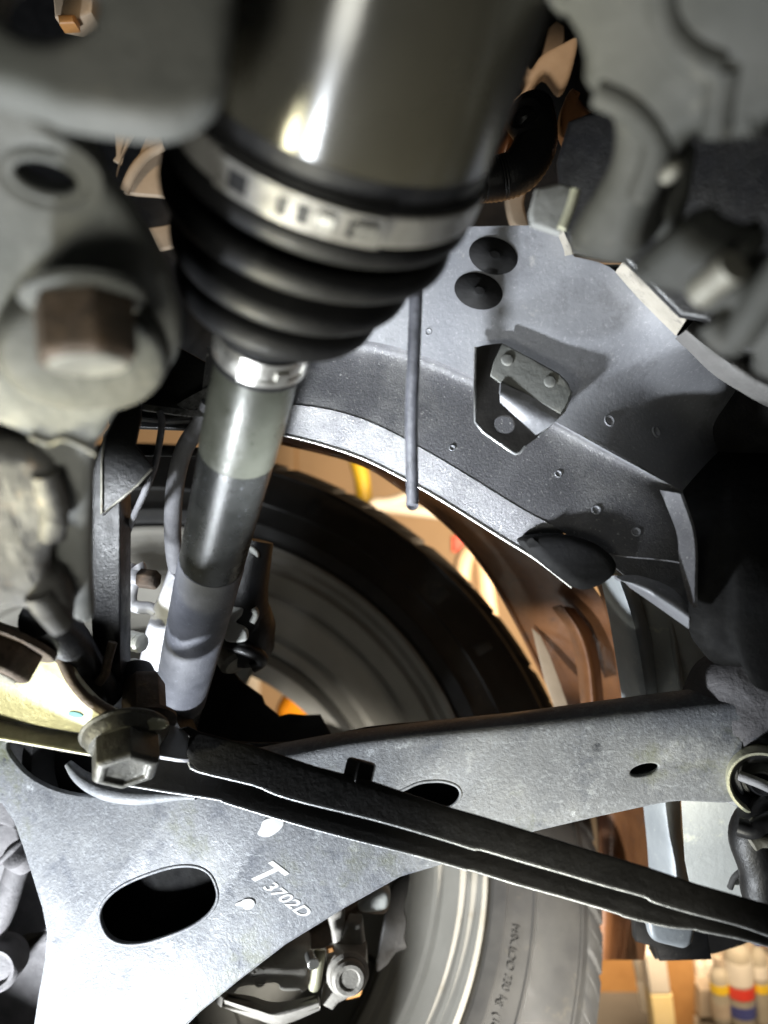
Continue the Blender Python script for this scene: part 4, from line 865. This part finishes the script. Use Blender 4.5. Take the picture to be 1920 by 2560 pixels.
disc('bolt_flange', CB @ Matrix.Translation((0, 0, -.004)), .0150, .006, M['caliper'], cal, .002)
lathe('caliper_bolt', CB, [(0, .0125), (.006, .0120), (.008, .0100), (.008, .0075), (.007, .0065), (.007, 0)], M['caliper'], cal, 40)
tube('bleed_pipe', pp((800, 2375, .55), (797, 2400, .548), (790, 2450, .548), (785, 2468, .55)), .0042, M['yellow'], cal, 12)
disc('pad_pin', frame(P(776, 2388, .55), (.3, -1, 0)), .0042, .012, M['steel'], cal)
plate('wear_tag', flat(.545, 0, 0, 822, 2376), [(815, 2372), (832, 2368), (836, 2380), (816, 2386)], .004, M['amber'], cal, .001)
plate('pad_clip', flat(.60, 0, 0, 890, 2470), [(905, 2445), (920, 2440), (905, 2480), (900, 2492), (870, 2500), (845, 2497), (850, 2485), (895, 2476)], .004, M['amber'], cal, .001)
plate('pad_spring', flat(.59, 0, 0, 905, 2470), [(908, 2446), (918, 2442), (906, 2476), (900, 2470)], .004, M['yel'], cal, .0008)
plate('pad_back', flat(.60, 0, 0, 780, 2350), bl([(735, 2350), (790, 2320), (860, 2290), (960, 2230), (975, 2260), (960, 2290), (900, 2290), (870, 2330), (830, 2370), (770, 2378)]), .02, M['rust'], cal, .004)
plate('pad_lobe', flat(.575, 0, 0, 930, 2260), bl([(895, 2262), (920, 2235), (955, 2225), (975, 2240), (968, 2275), (930, 2285), (900, 2282)]), .014, M['shieldw'], cal, .004)
shd = plate('caliper_shield', flat(.61, 0, 0, 980, 2300), bl([(970, 2250), (985, 2205), (1022, 2185), (1020, 2230), (1012, 2270), (1018, 2310), (1012, 2345), (1018, 2372), (990, 2385), (968, 2415), (940, 2430), (946, 2370), (958, 2310)]), .006, M['brace'], None, .002)
tag(shd, 'dark torn edged splash shield standing between the caliper and rim', 'dust shield')

# bottom left: pieces of the knuckle beyond the arm
bl_t = thing('tie_rod_end', 'dusty grey tie rod end and boss at the lower left corner', 'tie rod', P(30, 2400, .56))
tube('rod', pp((60, 2130, .56), (40, 2180, .56), (15, 2260, .56), (-20, 2340, .56)), .0085, M['dust'], bl_t, 16)
lathe('boss', frame(P(-10, 2420, .55), (.1, -1, .1)), [(-.02, .0165), (.002, .0165), (.005, .014), (.004, .0115), (.001, .0105), (.001, 0)], M['dust'], bl_t, 40)
lathe('rod_collar', frame(P(48, 2140, .555), (-.2, -.7, .7)), [(-.008, 0), (-.008, .0105), (.004, .0105), (.006, .008), (.006, 0)], M['dust'], bl_t, 30)
plate('boss_shell', flat(.585, 0, 0, 60, 2300), [(-40, 2060), (40, 2060), (60, 2160), (110, 2220), (130, 2330), (70, 2335), (30, 2350), (15, 2310), (45, 2220), (-40, 2200)], .008, M['dust'], bl_t, .002)
plate('lower_cover', flat(.60, 0, 0, 60, 2480), bl([(-60, 2420), (50, 2400), (120, 2330), (140, 2430), (130, 2640), (-60, 2640)]), .02, M['dust'], bl_t, .005)
plate('corner_cap', flat(.565, 0, 0, 20, 2050), bl([(-30, 1990), (20, 2005), (45, 2060), (42, 2078), (15, 2068), (-30, 2050)]), .01, M['dust'], bl_t, .003)
tube('corner_wire', pp((-10, 2165, .55), (30, 2125, .55), (56, 2098, .555)), .0022, M['dust'], bl_t)

# ================================================================== GARAGE THINGS seen through the gaps
def gbox(name, u0, u1, v0, v1, d, depth, m, label, cat, group=None, parent=None, lean=0.):
    pl = flat(d, 0, 0, (u0+u1)/2, (v0+v1)/2)
    o = plate(name, pl, [(u0+lean, v0), (u1+lean, v0), (u1, v1), (u0, v1)], depth, m, parent, .003)
    if not parent: tag(o, label, cat, group)
    return o
jug = thing('plastic_jug', 'bright orange plastic jug with red spout seen through the wheel spokes', 'jug', P(730, 1790, 1.6))
plate('jug_body', flat(1.6, 0, 0, 730, 1760), bl([(688, 1800), (690, 1770), (708, 1740), (732, 1715), (750, 1735), (775, 1755), (795, 1772), (800, 1800), (795, 1860), (700, 1860)]), .08, M['orange'], jug, .02)
plate('spout', flat(1.54, 0, 0, 748, 1745), bl([(738, 1720), (752, 1735), (754, 1758), (742, 1758)]), .02, M['red'], jug, .004)
tag(plate('floor_post', flat(1.9, 0, 0, 640, 1700), [(618, 1560), (648, 1560), (644, 1860), (614, 1860)], .03, M['white'], None, .003), 'pale upright post behind the orange jug', 'post')
hs = thing('coiled_hose', 'loop of cream coloured hose hanging on the wall behind the fender lip', 'hose', P(1190, 1500, 1.4))
tube('hose_loop', pp((1150, 1640, 1.4), (1152, 1480, 1.4), (1160, 1400, 1.4), (1182, 1375, 1.4), (1205, 1400, 1.4), (1215, 1480, 1.4), (1235, 1620, 1.4)), .016, M['tanmetal'], hs, 14, 8)
tag(tube('wall_pipe', pp((1060, 1225, 1.6), (980, 1255, 1.6), (930, 1262, 1.6), (1100, 1285, 1.6)), .012, M['white'], n=10), 'short pale pipe against the tan wall above the tyre', 'pipe')
tag(tube('wall_strap', pp((892, 1150, 1.7), (905, 1200, 1.7), (910, 1260, 1.7), (915, 1320, 1.7)), .018, M['yel'], n=10), 'yellow strap hanging on the tan wall above the tyre', 'strap')
tag(gbox('wall_lamp', 1130, 1165, 1340, 1380, 1.7, .03, M['red'], 'small red fixture on the tan wall right of the tyre top', 'fixture'), 'small red fixture on the tan wall right of the tyre top', 'fixture')
tag(gbox('wall_batten', 738, 742, 1080, 1330, 2.1, .02, M['wood'], 'x', 'batten'), 'thin brown upright batten on the tan wall above the tyre', 'batten')
# shelf corner at lower right
M['beige'] = mat('dull_carton', (.36, .31, .25), (.44, .38, .31), 30, .7, 0, .2, 60)
M['pale'] = mat('pale_yellow_card', (.78, .66, .34), (.82, .70, .40), 30, .6, 0)
shelf = thing('shelf', 'brown wooden shelf corner holding bottles at the bottom right corner', 'shelf', P(1700, 2560, 1.2))
gbox('shelf_side', 1470, 1650, 2370, 2700, 1.36, .03, M['wood'], '', '', parent=shelf)
gbox('shelf_post', 1692, 1762, 2380, 2640, 1.18, .04, M['wood'], '', '', parent=shelf, lean=-30)
gbox('shelf_board', 1740, 2060, 2548, 2590, 1.17, .25, M['beige'], '', '', parent=shelf)
gbox('shelf_back', 1660, 2060, 2300, 2700, 1.50, .02, M['wood'], '', '', parent=shelf)
post_t = thing('carton', 'tall white carton with yellow lower half left of the wooden shelf post', 'carton', P(1660, 2560, 1.15))
gbox('carton_upper', 1626, 1678, 2385, 2487, 1.15, .03, M['white'], '', '', parent=post_t, lean=-14)
gbox('carton_lower', 1640, 1695, 2487.5, 2600, 1.15, .03, M['pale'], '', '', parent=post_t, lean=-14)
rl = thing('spray_can', 'narrow white can leaning left of the tall white carton', 'can', P(1610, 2520, 1.2))
Rm = frame(P(1618, 2522, 1.2), P(1592, 2395, 1.2)-P(1618, 2522, 1.2))
lathe('can_body', Rm, [(0, 0), (0, .0085), (.045, .0085), (.048, .006), (.05, .006)], M['white'], rl, 20)
lathe('can_cap', Rm, [(.05, 0), (.05, .0075), (.085, .0075), (.085, 0)], M['white'], rl, 20)
def bottle(u, v0, v1, w, cap, lab, body='bottle', band=None, d=1.15, sq=1.):
    t = thing('bottle', lab, 'bottle', P(u, v1, d), 'bottles on the shelf')
    h = (v1-v0)/F*d; r = w/2/F*d; Mx = Matrix.Translation(P(u, v1, d)) @ Matrix.Rotation(-.08, 4, 'Y') @ Matrix.Diagonal((1, sq, 1, 1))
    lathe('bottle_body', Mx, [(0, 0), (0, r*.95), (h*.03, r), (h*.68, r), (h*.78, r*.8), (h*.85, r*.42), (h*.9, r*.42)], M[body], t, 24)
    lathe('cap', Mx, [(h*.87, 0), (h*.87, r*.5), (h*.99, r*.48), (h, r*.4), (h, 0)], M[cap], t, 20)
    for bn in band or (): lathe('bottle_label', Mx, [(h*bn[1], r*1.01), (h*bn[1], r*1.03), (h*bn[2], r*1.03), (h*bn[2], r*1.01)], M[bn[0]], t, 24, True)
bottle(1752, 2385, 2468, 26, 'white', 'small white bottle with dark neck nearest the wooden shelf post', 'white', d=1.20)
bottle(1778, 2380, 2468, 26, 'white', 'second small white bottle right of the one nearest the shelf post', 'white', d=1.20)
bottle(1805, 2390, 2548, 44, 'beige', 'dull bottle with a yellow band left of the red banded bottle', 'bottle', [('yel', .46, .60), ('beige', .08, .30)], 1.14)
bottle(1856, 2315, 2548, 66, 'beige', 'wide pale bottle with white label above a red band', 'bottle', [('white', .42, .66), ('red', .28, .40), ('blue', .08, .20)], 1.14)
bottle(1908, 2330, 2548, 40, 'blue', 'bottle with blue cap and small yellow band at the right edge', 'bottle', [('yel', .34, .44), ('white', .5, .64)], 1.14)
tag(gbox('grey_box', 1750, 1790, 2474, 2546, 1.16, .05, M['beige'], '', ''), 'dull grey box standing under the two small white bottles', 'box')
